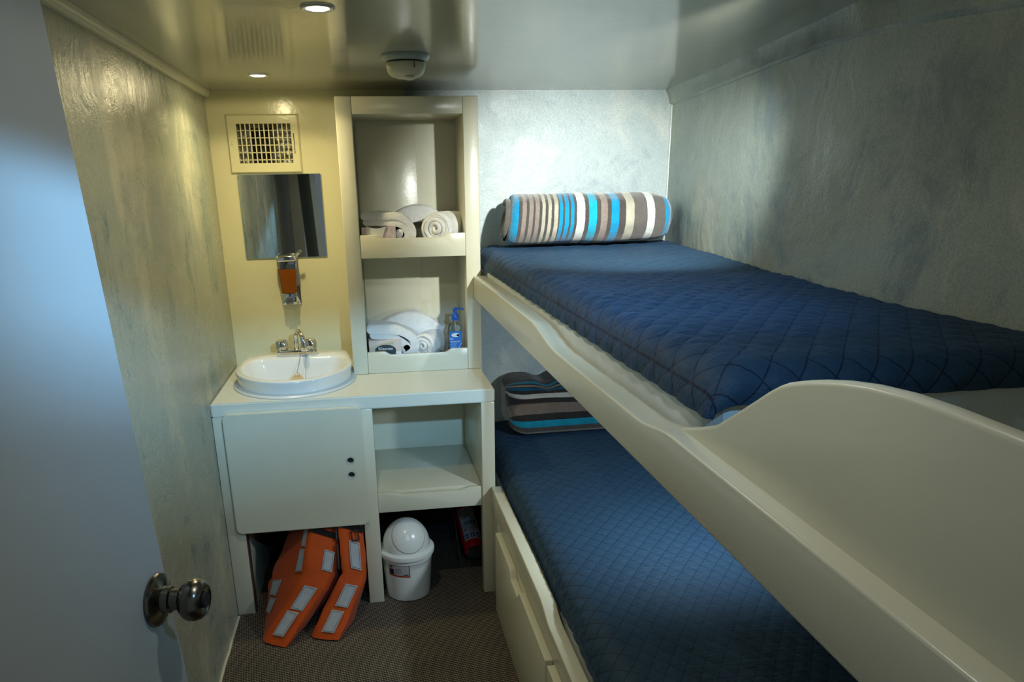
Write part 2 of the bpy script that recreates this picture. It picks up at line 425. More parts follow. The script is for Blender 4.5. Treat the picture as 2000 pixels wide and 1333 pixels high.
# ------------------------------------------------------------------ door with knob
dd = Vector((0.178, 0.984, 0)); dn = Vector((0.984, -0.178, 0)); lean = Vector((-0.0405, 0, 1.0))
fe = Vector((-0.2297, 0.872, 0.0))      # free edge at the floor
def DP(s, t, z): return fe + dd*s + dn*t + lean*z
bm = nb()
pts = [(-0.735, 0.02), (0, 0.02), (0, 1.765), (-0.735, 1.765)]
va = [bm.verts.new(DP(s, 0, z)) for s, z in pts]; vb = [bm.verts.new(DP(s, -0.036, z)) for s, z in pts]
bm.faces.new(va); bm.faces.new(vb[::-1])
for i in range(4): bm.faces.new((va[i], va[(i+1) % 4], vb[(i+1) % 4], vb[i]))
bmesh.ops.recalc_face_normals(bm, faces=bm.faces[:])
bmesh.ops.bevel(bm, geom=bm.edges[:], offset=0.003, segments=2, affect='EDGES')
door = struct('door_1', bm, DOORM)
kp = DP(-0.036, 0.0, 1.005)
KM = zto(kp, dn)
bm = nb(); lathe(bm, [(0.031, 0.0005), (0.0325, 0.003), (0.0315, 0.006), (0.026, 0.009), (0.019, 0.011), (0.0165, 0.012), (0.016, 0.020), (0.013, 0.0215), (0.0128, 0.034)], 48, KM)
knob = obj('door_knob', bm, BRASS, door)
bm = nb()
lathe(bm, [(0.013, 0.031), (0.0135, 0.0325), (0.019, 0.034), (0.0235, 0.0385), (0.0258, 0.044), (0.0255, 0.050), (0.0235, 0.056), (0.0195, 0.0605), (0.0175, 0.0615), (0.016, 0.0605), (0.010, 0.0600)], 48, KM)
obj('knob_ball', bm, BRASS, knob)
bm = nb(); lathe(bm, [(0.0098, 0.059), (0.0098, 0.0622), (0.009, 0.063)], 32, KM); obj('lock_cylinder', bm, BLACK, knob)

SXc, SYc = -0.283, 2.745
def closed(ctrl, n, it=3):
    """corner-cut closed curve through control points, resampled to n points by length"""
    pts = [Vector(p) for p in ctrl]
    for _ in range(it):
        q = []
        for k in range(len(pts)):
            a, b = pts[k], pts[(k+1) % len(pts)]; q += [a.lerp(b, 0.22), a.lerp(b, 0.78)]
        pts = q
    ln = [(pts[(k+1) % len(pts)]-pts[k]).length for k in range(len(pts))]; tot = sum(ln); out = []; k = 0; acc = 0.0
    for m_ in range(n):
        d = tot*m_/n
        while acc+ln[k] < d: acc += ln[k]; k += 1
        out.append(pts[k].lerp(pts[(k+1) % len(pts)], (d-acc)/ln[k]))
    return out
NB = 120
def ell(hx, fr, y0, m_=14): return [(-hx*math.cos(math.pi*k/m_), y0-fr*math.sin(math.pi*k/m_)) for k in range(m_+1)]
OUT = closed([(-0.170, 0.238), (-0.190, 0.190)]+ell(0.210, 0.262, 0.0)+[(0.190, 0.190), (0.170, 0.238), (0.06, 0.238), (-0.06, 0.238)], NB)
INN = closed([(-0.168, 0.108)]+ell(0.188, 0.222, -0.015)+[(0.168, 0.108), (0.06, 0.112), (-0.06, 0.112)], NB)
def dshape(u): p = OUT[int(round(u*NB)) % NB]; return (p.x, p.y)
def bowl(u): p = INN[int(round(u*NB)) % NB]; return (p.x, p.y)
# ------------------------------------------------------------------ vanity cabinet, counter, tower
YC = 2.459; YS = 2.766
t = thing('vanity_cabinet', 'cream under-counter cabinet with hinged door and open cubby below the basin', 'cabinet', (-0.06, 2.75, 0))
bm = nb(); prism(bm, [(YC, 0.0005), (YC+0.045, 0.0005), (YC+0.045, 0.40), (YB-0.002, 0.40), (YB-0.002, 0.7525), (YC, 0.7525)], 'x', 0.3665, 0.414, 0.003); obj('side_panel', bm, CREAM, t)
for x0, x1, mname in ((XL+0.001, -0.478, 'side_panel'), (-0.0645, -0.0105, 'side_panel')):
    bm = nb(); box(bm, x0, x1, YC, YB-0.002, 0.0005, 0.7525, 0.003); sp_ = obj(mname, bm, CREAM, t)
bm = nb(); box(bm, -0.478, -0.0645, YC+0.001, YC+0.02, 0.66, 0.7525, 0.001); obj('top_rail', bm, CREAM, t)
bm = nb(); box(bm, -0.4785, -0.4765, YC+0.004, YC+0.05, 0.002, 0.66); obj('wood_edge', bm, WOODB, t)
bm = nb(); box(bm, -0.477, 0.366, YB-0.10, YB-0.012, 0.20, 0.752, 0.0); obj('back_panel', bm, CREAM, t)
bm = nb(); box(bm, -0.477, -0.066, YB-0.14, YB-0.104, 0.001, 0.75, 0.0); obj('dark_backing', bm, NAVYK, t)  # dark sheet over the cream back panel, darkens the inside below the basin
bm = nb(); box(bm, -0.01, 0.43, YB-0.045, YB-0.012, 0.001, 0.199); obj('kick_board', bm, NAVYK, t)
# cubby shelf with dipped lip
bm = nb(); box(bm, -0.0105, 0.3665, YC+0.03, YB-0.100, 0.420, 0.434, 0.002); sh = obj('shelf', bm, CREAM, t)
bm = nb()
lip = [(-0.0098, 0.359), (0.366, 0.359), (0.366, 0.4335)]
for k in range(9): lip.append((0.325-0.05*k/8, 0.4335-0.012*sstep(k/8)))
for k in range(9): lip.append((0.085-0.05*k/8, 0.4215+0.012*sstep(k/8)))
lip.append((-0.0098, 0.4335))
prism(bm, lip, 'y', YC+0.008, YC+0.03, 0.0025); obj('shelf_lip', bm, CREAM, sh)
# hinged door with two real finger holes
def holed_door(bm, y0, y1):
    outer = rrect(-0.503, -0.0465, 0.331, 0.7675, 0.022, 6)
    edges = []
    loops = [outer]
    for hz in (0.5775, 0.5245): loops.append([(-0.0955+0.0125*math.cos(a*math.pi/12), hz+0.0125*math.sin(a*math.pi/12)) for a in range(24)])
    for lp in loops:
        vs = [bm.verts.new((p[0], y0, p[1])) for p in lp]
        for i in range(len(vs)): edges.append(bm.edges.new((vs[i], vs[(i+1) % len(vs)])))
    bmesh.ops.triangle_fill(bm, edges=edges, use_beauty=True, normal=(0, -1, 0))
    g = bmesh.ops.extrude_face_region(bm, geom=bm.faces[:])
    for v in g['geom']:
        if isinstance(v, bmesh.types.BMVert): v.co.y = y1
bm = nb(); holed_door(bm, YC-0.021, YC-0.0005)
bmesh.ops.recalc_face_normals(bm, faces=bm.faces[:])
es = [e for e in bm.edges if len(e.link_faces) == 2 and e.calc_face_angle(0) > 1.0]
bmesh.ops.bevel(bm, geom=es, offset=0.003, segments=2, affect='EDGES')
dr = obj('cabinet_door', bm, CREAM, t)
for hz in (0.5775, 0.5245):
    bm = nb(); lathe(bm, [(0.0125, -0.0004), (0.0142, 0.0), (0.0142, 0.0012), (0.0118, 0.0012), (0.0118, -0.018), (0.0125, -0.018)], 32, zto((-0.0955, YC-0.021, hz), (0, -1, 0)), cap0=False, cap1=False)
    obj('finger_hole', bm, WHITEP, dr)
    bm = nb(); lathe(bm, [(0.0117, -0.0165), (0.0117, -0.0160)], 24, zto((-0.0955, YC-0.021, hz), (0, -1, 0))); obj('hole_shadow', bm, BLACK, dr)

bm = nb(); edges = []
hole = [(SXc+p.x*0.93, SYc-0.005+p.y*0.93) for p in OUT]
for lp in ([(XL+0.001, YC-0.001), (0.4145, YC-0.001), (0.4145, 2.7655), (0.4185, 2.7655), (0.4185, YB-0.001), (XL+0.001, YB-0.001)], hole):
    vs = [bm.verts.new((p[0], p[1], 0.7527)) for p in lp]
    for k in range(len(vs)): edges.append(bm.edges.new((vs[k], vs[(k+1) % len(vs)])))
bmesh.ops.triangle_fill(bm, edges=edges, use_beauty=True, normal=(0, 0, 1))
g = bmesh.ops.extrude_face_region(bm, geom=bm.faces[:])
for v in g['geom']:
    if isinstance(v, bmesh.types.BMVert): v.co.z = 0.80
bmesh.ops.recalc_face_normals(bm, faces=bm.faces[:])
bmesh.ops.bevel(bm, geom=[e for e in bm.edges if len(e.link_faces) == 2 and e.calc_face_angle(0) > 1.0 and min(v.co.y for v in e.verts) < YC+0.01], offset=0.004, segments=2, affect='EDGES')
ct = topmesh('countertop', bm, WHITEP, (-0.06, 2.75, 0.7527)); tag(ct, 'white painted countertop carrying the basin and the shelf tower', 'countertop')

t = thing('shelf_tower', 'tall cream open shelf unit standing on the right of the counter', 'shelf', (0.174, 2.9, 0.80))
bm = nb(); box(bm, -0.071, -0.0155, YS, YB-0.001, 0.8004, 1.766, 0.004); obj('side_panel', bm, CREAM, t)
bm = nb(); box(bm, 0.3652, 0.4196, YS, YB-0.001, 0.8004, 1.766, 0.004); obj('side_panel', bm, CREAM, t)
bm = nb(); box(bm, -0.0155, 0.3652, YS+0.0003, YB-0.001, 1.709, 1.7655, 0.003); obj('top_panel', bm, CREAM, t)
bm = nb(); box(bm, -0.0155, 0.3652, YB-0.016, YB-0.002, 0.801, 1.709); obj('back_panel', bm, CREAM, t)
bm = nb(); box(bm, -0.0100, 0.215, YB-0.022, YB-0.016, 0.83, 1.69, 0.001); obj('lit_patch_panel', bm, CREAM, t)  # raised sheet shaped like the lit patch; its edge stands in for shadow
for zb, zt, zf in ((1.227, 1.309, 1.262), (0.8006, 0.8825, 0.836)):
    bm = nb(); box(bm, -0.0155, 0.3652, YS+0.016, YB-0.016, zf-0.016, zf, 0.001); sh = obj('shelf', bm, CREAM, t)
    bm = nb(); x0, x1 = -0.0152, 0.3649
    lip = [(x0, zb), (x1, zb), (x1, zt)]
    for k in range(8): lip.append((x1-0.058-0.03*k/7, zt-0.013*sstep(k/7)))
    for k in range(8): lip.append((x0+0.092-0.03*k/7, zt-0.013+0.013*sstep(k/7)))
    lip.append((x0, zt))
    prism(bm, lip, 'y', YS+0.002, YS+0.018, 0.002); obj('shelf_lip', bm, CREAM, sh)

# ------------------------------------------------------------------ basin and taps
t = thing('wash_basin', 'white ceramic D-shaped basin set on the countertop', 'basin', (SXc, SYc, 0.80))
bm = nb(); n = NB
prof = [(0.985, 0.8008, 0), (0.975, 0.812, 0), (0.985, 0.835, 0), (1.0, 0.848, 0), (0.998, 0.855, 0), (0.985, 0.8575, 0)]
inner = [(1.0, 0.8568), (0.985, 0.852), (0.955, 0.835), (0.88, 0.790), (0.76, 0.745), (0.52, 0.722), (0.12, 0.716)]
rings = []
for s, z, _ in prof:
    rings.append([bm.verts.new((SXc+dshape(i/n)[0]*s, SYc+dshape(i/n)[1]*s, z)) for i in range(n)])
for s, z in inner:
    rings.append([bm.verts.new((SXc+bowl(i/n)[0]*s, SYc-0.058+(bowl(i/n)[1]+0.058)*s, z)) for i in range(n)])
for a, b in zip(rings, rings[1:]):
    for i in range(n): bm.faces.new((a[i], a[(i+1) % n], b[(i+1) % n], b[i]))
bm.faces.new(rings[-1])
obj('bowl', bm, CERAM, t, angle=1.2)
bm = nb(); rings = []
for s, z in ((0.98, 0.8003), (1.055, 0.8003), (1.06, 0.803), (1.04, 0.808), (0.985, 0.812), (0.97, 0.812)):
    rings.append([bm.verts.new((SXc+dshape(i/n)[0]*s, SYc+dshape(i/n)[1]*s, z)) for i in range(n)])
for a, b in zip(rings, rings[1:]):
    for i in range(n): bm.faces.new((a[i], a[(i+1) % n], b[(i+1) % n], b[i]))
obj('sealant_ring', bm, SEAL, t)
bm = nb(); lathe(bm, [(0.022, 0.7165), (0.022, 0.719), (0.012, 0.718), (0.011, 0.7175)], 32, Matrix.Translation((SXc, SYc-0.058, 0))); obj('drain', bm, CHROME, t)

FX, FY, FZ = -0.286, 2.905, 0.8575
t = thing('basin_tap', 'chrome twin-handle mixer tap with curved spout on the basin rim', 'tap', (FX, FY, FZ))
bm = nb(); prism(bm, [(FX+p[0], FY+p[1]) for p in rrect(-0.077, 0.077, -0.026, 0.026, 0.022, 6)], 'z', FZ, FZ+0.024, 0.004, 3); obj('base_plate', bm, CHROME, t)
for s in (-1, 1):
    hx = FX+s*0.053
    bm = nb(); pr = []
    for z, r in ((0.016, 0.018), (0.022, 0.016), (0.024, 0.020), (0.028, 0.0245), (0.050, 0.0255), (0.059, 0.022), (0.063, 0.013)): pr.append((r, z))
    lathe(bm, pr, 40, Matrix.Translation((hx, FY, FZ)))
    for v in bm.verts:
        d = Vector((v.co.x-hx, v.co.y-FY, 0))
        if 0.025 < v.co.z-FZ < 0.061:
            a = math.atan2(d.y, d.x); k = 1-0.07*(0.5+0.5*math.cos(8*a)); v.co.x = hx+d.x*k; v.co.y = FY+d.y*k
    obj('handle', bm, CHROME, t)
bm = nb(); pts = []
dirx, diry = 0.46, -0.89
for k in range(4): pts.append((FX, FY, FZ+0.014+0.045*k/3))
for k in range(1, 17):
    a = math.pi*k/16*1.0; rr = 0.036
    q = rr*(1-math.cos(a)); pts.append((FX+dirx*q, FY+diry*q, FZ+0.059+rr*1.05*math.sin(a)))
q = 0.072; pts.append((FX+dirx*q*1.02, FY+diry*q*1.02, FZ+0.040))
tube(bm, pts, [0.0105]*4+[0.0098]*17, 16); obj('spout', bm, CHROME, t)
ex, ey = FX+dirx*q*1.02, FY+diry*q*1.02
bm = nb(); lathe(bm, [(0.0105, 0.028), (0.0118, 0.03), (0.0118, 0.041), (0.0102, 0.043)], 24, Matrix.Translation((ex, ey, FZ))); obj('aerator', bm, CHROME, t)
bm = nb(); lathe(bm, [(0.016, 0.016), (0.0145, 0.022), (0.0115, 0.025)], 24, Matrix.Translation((FX, FY, FZ))); obj('collar', bm, CHROME, t)

t = thing('basin_plug', 'beige rubber plug hanging on a steel chain inside the basin', 'plug', (-0.270, 2.70, 0.81))
bm = nb(); lathe(bm, [(0.0, -0.006), (0.019, -0.006), (0.022, 0.004), (0.021, 0.007), (0.0, 0.008)], 32, zto((-0.270, 2.665, 0.818), (0.0, -0.5, 0.85))); obj('stopper', bm, RUBBER, t)
bm = nb(); tube(bm, [(-0.270+0.009*math.cos(a*math.pi/10), 2.668, 0.834+0.009*math.sin(a*math.pi/10)) for a in range(21)], 0.0011, 8); obj('ring', bm, CHROME, t)
bm = nb()
for x0, x1, z1, y1 in ((-0.272, -0.270, 0.843, 2.668), (-0.250, -0.243, 0.803, 2.66)):
    nseg = 34
    for k in range(nseg):
        f = k/(nseg-1); p = (lerp(x0, x1, f), lerp(2.875, y1, f), lerp(0.862, z1, f)-0.012*math.sin(math.pi*f)*0.4)
        bmesh.ops.create_icosphere(bm, subdivisions=1, radius=0.0014, matrix=Matrix.Translation(p))
    tube(bm, [(lerp(x0, x1, f/20), lerp(2.875, y1, f/20), lerp(0.862, z1, f/20)-0.012*math.sin(math.pi*f/20)*0.4) for f in range(21)], 0.0007, 6)
obj('chain', bm, STEEL, t)

# ------------------------------------------------------------------ soap dispenser, mirror, vent
t = thing('soap_dispenser', 'wall soap dispenser with amber liquid and chrome fittings below the mirror', 'soap dispenser', (-0.298, YB, 1.03))
bm = nb(); prism(bm, rrect(-0.331, -0.262, 1.034, 1.226, 0.008), 'y', YB-0.006, YB-0.0055+0.005, 0.001); obj('back_plate', bm, CHROME, t)
bm = nb()
def cup(z, k):   # trapezoid section tapering to the foot
    f = (z-1.086)/(1.205-1.086); hw = lerp(0.0285, 0.036, f); d = lerp(0.045, 0.058, f)
    return hw*k, d*k
def cupmesh(bm, z0, z1, k):
    for_rings = []
    for z in [lerp(z0, z1, i/8) for i in range(9)]:
        hw, d = cup(z, k); pl = rrect(-0.302-hw, -0.302+hw, -d, 0, 0.009, 4)
        for_rings.append([bm.verts.new((p[0], YB-0.0075+p[1], z)) for p in pl])
    m_ = len(for_rings[0])
    for a, b in zip(for_rings, for_rings[1:]):
        for i in range(m_): bm.faces.new((a[i], a[(i+1) % m_], b[(i+1) % m_], b[i]))
    bm.faces.new(for_rings[0][::-1]); bm.faces.new(for_rings[-1])
cupmesh(bm, 1.1785, 1.205, 1.0); obj('tank', bm, CLEAR, t)
bm = nb(); cupmesh(bm, 1.086, 1.178, 1.0); obj('liquid_soap', bm, SOAP, t)
bm = nb(); prism(bm, rrect(-0.341, -0.264, YB-0.070, YB-0.0065, 0.012, 5), 'z', 1.2055, 1.231, 0.009, 4); obj('cap', bm, CHROME, t)
bm = nb(); tube(bm, [(-0.268, YB-0.05, 1.222), (-0.258, YB-0.058, 1.233), (-0.250, YB-0.060, 1.240)], [0.004, 0.005, 0.005], 12); obj('lever', bm, CHROME, t)
bm = nb(); box(bm, -0.331, -0.277, YB-0.046, YB-0.0065, 1.040, 1.0855, 0.004); pb = obj('valve_block', bm, CHROME, t)
bm = nb(); prism(bm, [(-0.304+0.014*math.cos(a*math.pi/12), 1.056+0.016*math.sin(a*math.pi/12)) for a in range(13)]+[(-0.318, 1.042), (-0.290, 1.042)], 'y', YB-0.052, YB-0.046, 0.002); obj('push_button', bm, STEEL, pb)

t = thing('wall_mirror', 'small frameless rectangular mirror on the cream wall above the basin', 'mirror', (-0.302, YB, 1.216))
bm = nb(); prism(bm, rrect(-0.456, -0.148, 1.216, 1.526, 0.004, 2), 'y', YB-0.0045, YB-0.0015); obj('edge', bm, GLASSE, t)
bm = nb(); prism(bm, rrect(-0.4545, -0.1495, 1.2175, 1.5245, 0.004, 2), 'y', YB-0.0052, YB-0.0046); obj('glass', bm, MIRROR, t, smooth=False)

t = thing('vent_grille', 'cream metal air vent grille above the mirror', 'vent', (-0.345, YB, 1.526))
bm = nb()
o_ = (-0.476, -0.2135, 1.5275, 1.7345); i_ = (VX0+0.0015, VX1-0.0015, VZ0+0.0015, VZ1-0.0015)
def frame(bm, o, i, y0, y1, lipd):
    def q(r, y): return [bm.verts.new((r[0], y, r[2])), bm.verts.new((r[1], y, r[2])), bm.verts.new((r[1], y, r[3])), bm.verts.new((r[0], y, r[3]))]
    oi = (o[0]+0.006, o[1]-0.006, o[2]+0.006, o[3]-0.006)
    ls = [q(o, y1), q(o, y1-0.002), q(oi, y0), q(i, y0+0.001), q(i, y1+lipd)]
    for a, b in zip(ls, ls[1:]):
        for k in range(4): bm.faces.new((a[k], a[(k+1) % 4], b[(k+1) % 4], b[k]))
frame(bm, o_, i_, YB-0.011, YB-0.0005, 0.012); obj('frame', bm, YELW, t, angle=0.3)
nbar = 11
for k in range(nbar):
    x = lerp(i_[0], i_[1], (k+0.9)/(nbar+0.75))
    bm = nb(); box(bm, x-0.0021, x+0.0021, YB-0.0085, YB+0.004, i_[2]+0.0003, i_[3]-0.0003, 0.0008); obj('slat', bm, YELW, t)
for k in range(5):
    z = lerp(i_[3], i_[2], (k+0.85)/5.35)
    bm = nb(); box(bm, i_[0]+0.0003, i_[1]-0.0003, YB+0.006, YB+0.020, z-0.0022, z+0.0012); ob = obj('louvre', bm, YELW, t)
bm = nb(); box(bm, VX1+0.0065, VX1+0.0085, YB-0.0135, YB-0.0085, 1.597, 1.668, 0.0005); obj('lever', bm, STRAP, t)
for x in (-0.459, -0.229):
    bm = nb(); lathe(bm, [(0.0042, 0.0), (0.0042, 0.001), (0.002, 0.002)], 16, zto((x, YB-0.0105, 1.632), (0, -1, 0))); obj('screw', bm, PLASTY, t)
bm = nb()
x0, x1, z0, z1 = VX0-0.001, VX1+0.001, VZ0-0.001, VZ1+0.001
def ductf(u, v):
    return (lerp(x0, x1, u), YB+0.10-0.05*sstep((u-0.45)/0.3)+0.012*noise.noise((u*6, v*6, 2)), lerp(z0, z1, v))
grid(bm, 18, 14, ductf, None, lambda u, v: 0 if (u > 0.52+0.2*max(0, v-0.75)) or u < 0.16 or v > 0.86 else 1)
for a, b in (((x0, z0), (x1, z0)), ((x1, z0), (x1, z1)), ((x1, z1), (x0, z1)), ((x0, z1), (x0, z0))):
    f = bm.faces.new([bm.verts.new((a[0], YB+0.021, a[1])), bm.verts.new((b[0], YB+0.021, b[1])), bm.verts.new((b[0], YB+0.13, b[1])), bm.verts.new((a[0], YB+0.13, a[1]))])
obj('duct', bm, [FOIL, BLACK], t)

# ------------------------------------------------------------------ ceiling lamps and detector
LABS = ['recessed ceiling downlight nearest the top edge, above the middle of the gangway', 'recessed ceiling downlight in front of the air vent, above the basin',
        'recessed ceiling downlight above the upper bunk mattress', 'recessed cool ceiling downlight beside the guard board end of the upper bunk', 'added unseen fill lamp in the ceiling close to the cabin door']
for k, (x, y, col, wt, dist, aim) in enumerate(LAMPS):
    t = thing('ceiling_downlight', LABS[k], 'ceiling light', (x, y, ZC), 'recessed ceiling downlights')
    MT = Matrix.Translation((x, y, 0))
    bm = nb(); lathe(bm, [(0.0225, ZC-0.0005), (0.0235, ZC-0.003), (0.031, ZC-0.0045), (0.0345, ZC-0.0025), (0.0350, ZC-0.0003)], 40, MT, cap0=False, cap1=False); obj('rim', bm, CREAM, t)
    bm = nb(); lathe(bm, [(0.0228, ZC-0.0006), (0.019, ZC-0.0040), (0.0, ZC-0.0065)], 32, MT); obj('lens', bm, BULB if k in (0, 1, 4) else BULBC, t)
    if dist == 'SPOT':
        ld = bpy.data.lights.new('lamp', 'SPOT'); ld.spot_size = math.radians(60); ld.spot_blend = 1.0
    else:
        ld = bpy.data.lights.new('lamp', 'SPOT' if aim else 'POINT')
        if aim: ld.spot_size = math.radians(84); ld.spot_blend = 1.0
        ld.use_nodes = True; nt = ld.node_tree; em = nt.nodes['Emission']
        tc = nt.nodes.new('ShaderNodeNewGeometry'); sx = nt.nodes.new('ShaderNodeSeparateXYZ'); nt.links.new(tc.outputs['Normal'], sx.inputs[0])
        ab = nt.nodes.new('ShaderNodeMath'); ab.operation = 'MULTIPLY'; ab.inputs[1].default_value = -1.0; ab.use_clamp = True; nt.links.new(sx.outputs[2], ab.inputs[0])
        rp = nt.nodes.new('ShaderNodeValToRGB'); el = rp.color_ramp.elements
        while len(el) < len(dist): el.new(0.5)
        for e, (p, v_) in zip(el, dist): e.position = p; e.color = (v_, v_, v_, 1)
        nt.links.new(ab.outputs[0], rp.inputs[0]); nt.links.new(rp.outputs[0], em.inputs['Strength'])
    ld.energy = wt; ld.color = col; ld.shadow_soft_size = 0.02
    lo = lnk(bpy.data.objects.new('lamp', ld)); lo.location = (0, 0, -0.032); lo.parent = t
    if aim: lo.rotation_euler = (Vector(aim)-Vector((x, y, ZC-0.032))).to_track_quat('-Z', 'Y').to_euler()
t = thing('berth_lamp', 'small round berth lamp under the upper bunk board, lighting the lower bunk', 'berth lamp', (0.88, 1.62, 1.064))
bm = nb(); lathe(bm, [(0.045, -0.0003), (0.046, -0.006), (0.040, -0.012), (0.036, -0.013)], 40, Matrix.Translation((0.88, 1.62, 1.064)), cap1=False); obj('rim', bm, CHROME, t)
bm = nb(); lathe(bm, [(0.036, -0.012), (0.028, -0.014), (0.0, -0.016)], 32, Matrix.Translation((0.88, 1.62, 1.064))); obj('lens', bm, BULBC, t)
ld = bpy.data.lights.new('lamp', 'SPOT'); ld.spot_size = math.radians(140); ld.spot_blend = 1.0; ld.energy = 30; ld.color = (0.72, 0.88, 1.0); ld.shadow_soft_size = 0.03
lo = lnk(bpy.data.objects.new('lamp', ld)); lo.location = (0, 0, -0.03); lo.parent = t; lo.rotation_euler = Vector((-0.04, 0.42, -0.5)).to_track_quat('-Z', 'Y').to_euler()

t = thing('smoke_detector', 'yellowed dome smoke detector on a pale round base on the ceiling', 'smoke detector', (0.143, 2.262, ZC))
MT = Matrix.Translation((0.143, 2.262, ZC))
bm = nb(); lathe(bm, [(0.0665, -0.0003), (0.067, -0.004), (0.063, -0.012), (0.056, -0.016), (0.05, -0.0165)], 48, MT); obj('base', bm, PLASTB, t)
bm = nb(); lathe(bm, [(0.050, -0.0166), (0.050, -0.020)], 48, MT); obj('sensor_slot', bm, BLACK, t)
bm = nb(); lathe(bm, [(0.0535, -0.020), (0.0545, -0.026), (0.0530, -0.036), (0.048, -0.046), (0.040, -0.053), (0.028, -0.057), (0.013, -0.058)], 48, MT); obj('dome', bm, PLASTY, t)
bm = nb(); lathe(bm, [(0.016, -0.057), (0.014, -0.062), (0.008, -0.0645), (0.003, -0.065)], 24, Matrix.Translation((0.150, 2.240, ZC))); obj('test_button', bm, PLASTY, t)
bm = nb(); tube(bm, [(0.163, 2.2125, ZC-0.021), (0.163, 2.2105, ZC-0.036)], 0.0012, 8); obj('latch', bm, STRAP, t)

# ------------------------------------------------------------------ bunks
RX0, RX1 = 0.392, 0.438
t = thing('upper_bunk', 'cream upper bunk frame with dipped side rail and raised guard board', 'bunk', (0.70, 1.6, 1.06))
top = [(2.763, 1.153), (1.83, 1.154)]
for k in range(9): top.append((lerp(1.80, 1.53, k/8), lerp(1.154, 1.127, sstep(k/8))))
top += [(1.40, 1.128), (1.15, 1.131)]
for k in range(9): top.append((lerp(1.03, 0.90, k/8), lerp(1.132, 1.147, sstep(k/8))))
top += [(0.60, 1.147), (0.0, 1.146)]
bm = nb(); prism(bm, [(p[0], p[1]) for p in top]+[(0.0, 1.062), (2.763, 1.070)], 'x', RX0, RX1, 0.004, 3); obj('side_rail', bm, CREAM2, t)
bm = nb()
gp = [(0.985, 1.110), (0.955, 1.1475), (0.944, 1.150), (0.90, 1.158), (0.848, 1.178), (0.788, 1.216), (0.757, 1.236), (0.736, 1.250), (0.715, 1.262), (0.700, 1.269), (0.680, 1.2755), (0.665, 1.280), (0.646, 1.285), (0.61, 1.293), (0.572, 1.299), (0.528, 1.303), (0.483, 1.304), (0.40, 1.303), (0.25, 1.302), (0.0, 1.302), (0.0, 1.07), (0.985, 1.07)]
gp = [(g_[0]*0.978, g_[1]+(0.006 if g_[1] > 1.15 else 0)) for g_ in gp]; prism(bm, gp, 'x', 0.4185, 0.4355, 0.006, 4); obj('guard_board', bm, CREAM2, t, angle=0.8)
bm = nb(); prism(bm, [(0.4386, YB-0.003), (0.4386, -0.015), (0.985, -0.015), (0.985, 1.3), (1.06, 1.92), (1.20, YB-0.003)], 'z', 1.064, 1.079); obj('base_board', bm, CREAM2, t)
t = thing('lower_bunk', 'cream lower bunk base with dipped rail and storage drawers', 'bunk', (0.70, 1.4, 0))
top = [(2.454, 0.436)]
for k in range(9): top.append((lerp(1.685, 1.575, k/8), lerp(0.436, 0.412, sstep(k/8))))
top += [(1.2, 0.412), (0.95, 0.414), (0.85, 0.436), (0.0, 0.436)]
LX = 0.398
bm = nb(); prism(bm, top+[(0.0, 0.352), (2.454, 0.350)], 'x', LX, LX+0.038, 0.004, 3); obj('side_rail', bm, CREAM2, t)
bm = nb(); box(bm, LX+0.006, LX+0.022, 0.0, 2.454, 0.001, 0.351, 0.001); obj('front_panel', bm, CREAM2, t)
bm = nb(); prism(bm, [(LX+0.024, 2.452), (0.4205, 2.452), (0.4205, YB-0.003), (1.15, YB-0.003), (1.03, 1.92), (0.96, 1.3), (0.96, 0.0), (LX+0.024, 0.0)], 'z', 0.335, 0.350); obj('base_board', bm, CREAM2, t)
for ya, yb_ in ((2.285, 1.548), (1.530, 0.790)):
    pts = [(ya, 0.335)]
    c0 = ya-0.255
    for k in range(7): pts.append((lerp(c0, c0-0.035, k/6), lerp(0.335, 0.306, sstep(k/6))))
    for k in range(7): pts.append((lerp(c0-0.12, c0-0.155, k/6), lerp(0.306, 0.335, sstep(k/6))))
    pts += [(yb_, 0.335), (yb_, 0.028), (ya, 0.028)]
    bm = nb(); prism(bm, pts, 'x', LX-0.016, LX+0.0055, 0.003, 2); obj('drawer', bm, CREAM2, t)

# mattresses
def pillow_box(bm, xf, xr, y0, y1, z0, z1, R=0.02, nx=24, ny=70):
    """soft box; xr(y) is the far side"""
    cr = []
    def sect(y, sy):
        pts = []
        x0 = xf; x1 = xr(y)
        base = rrect(x0, x1, z0, z1, R, 5)
        return [(lerp((x0+x1)/2, px, sy), y, lerp((z0+z1)/2, pz, sy)) for px, pz in base]
    rings = []
    for i in range(ny):
        f = i/(ny-1); y = lerp(y0, y1, f); e = min(f, 1-f)*(y1-y0)
        sy = 1.0 if e > R else math.sqrt(max(0, 1-(1-e/R)**2))*0.06+0.94
        rings.append([bm.verts.new(p) for p in sect(y, sy)])
    m_ = len(rings[0])
    for a, b in zip(rings, rings[1:]):
        for k in range(m_): bm.faces.new((a[k], a[(k+1) % m_], b[(k+1) % m_], b[k]))
    bm.faces.new(rings[0][::-1]); bm.faces.new(rings[-1])
bm = nb(); pillow_box(bm, 0.4415, lambda y: wallx_s(y)-0.02, 0.892, 3.02, 1.0795, 1.205)
for v in bm.verts:
    if v.co.x < 0.47: v.co.x += 0.002*noise.noise((v.co.y*7, v.co.z*9, 0.5))+0.003
mu = topmesh('mattress', bm, SHEET, (0.74, 2.0, 1.08)); tag(mu, 'white-sheeted mattress under the navy quilt on the upper bunk', 'mattress')
bm = nb(); pillow_box(bm, 0.452, lambda y: wallx_s(y)-0.06, 0.90, 3.02, 0.3505, 0.462)
ml = topmesh('mattress', bm, SHEET, (0.74, 2.0, 0.35)); tag(ml, 'white mattress hidden under the navy quilt on the lower bunk', 'mattress')

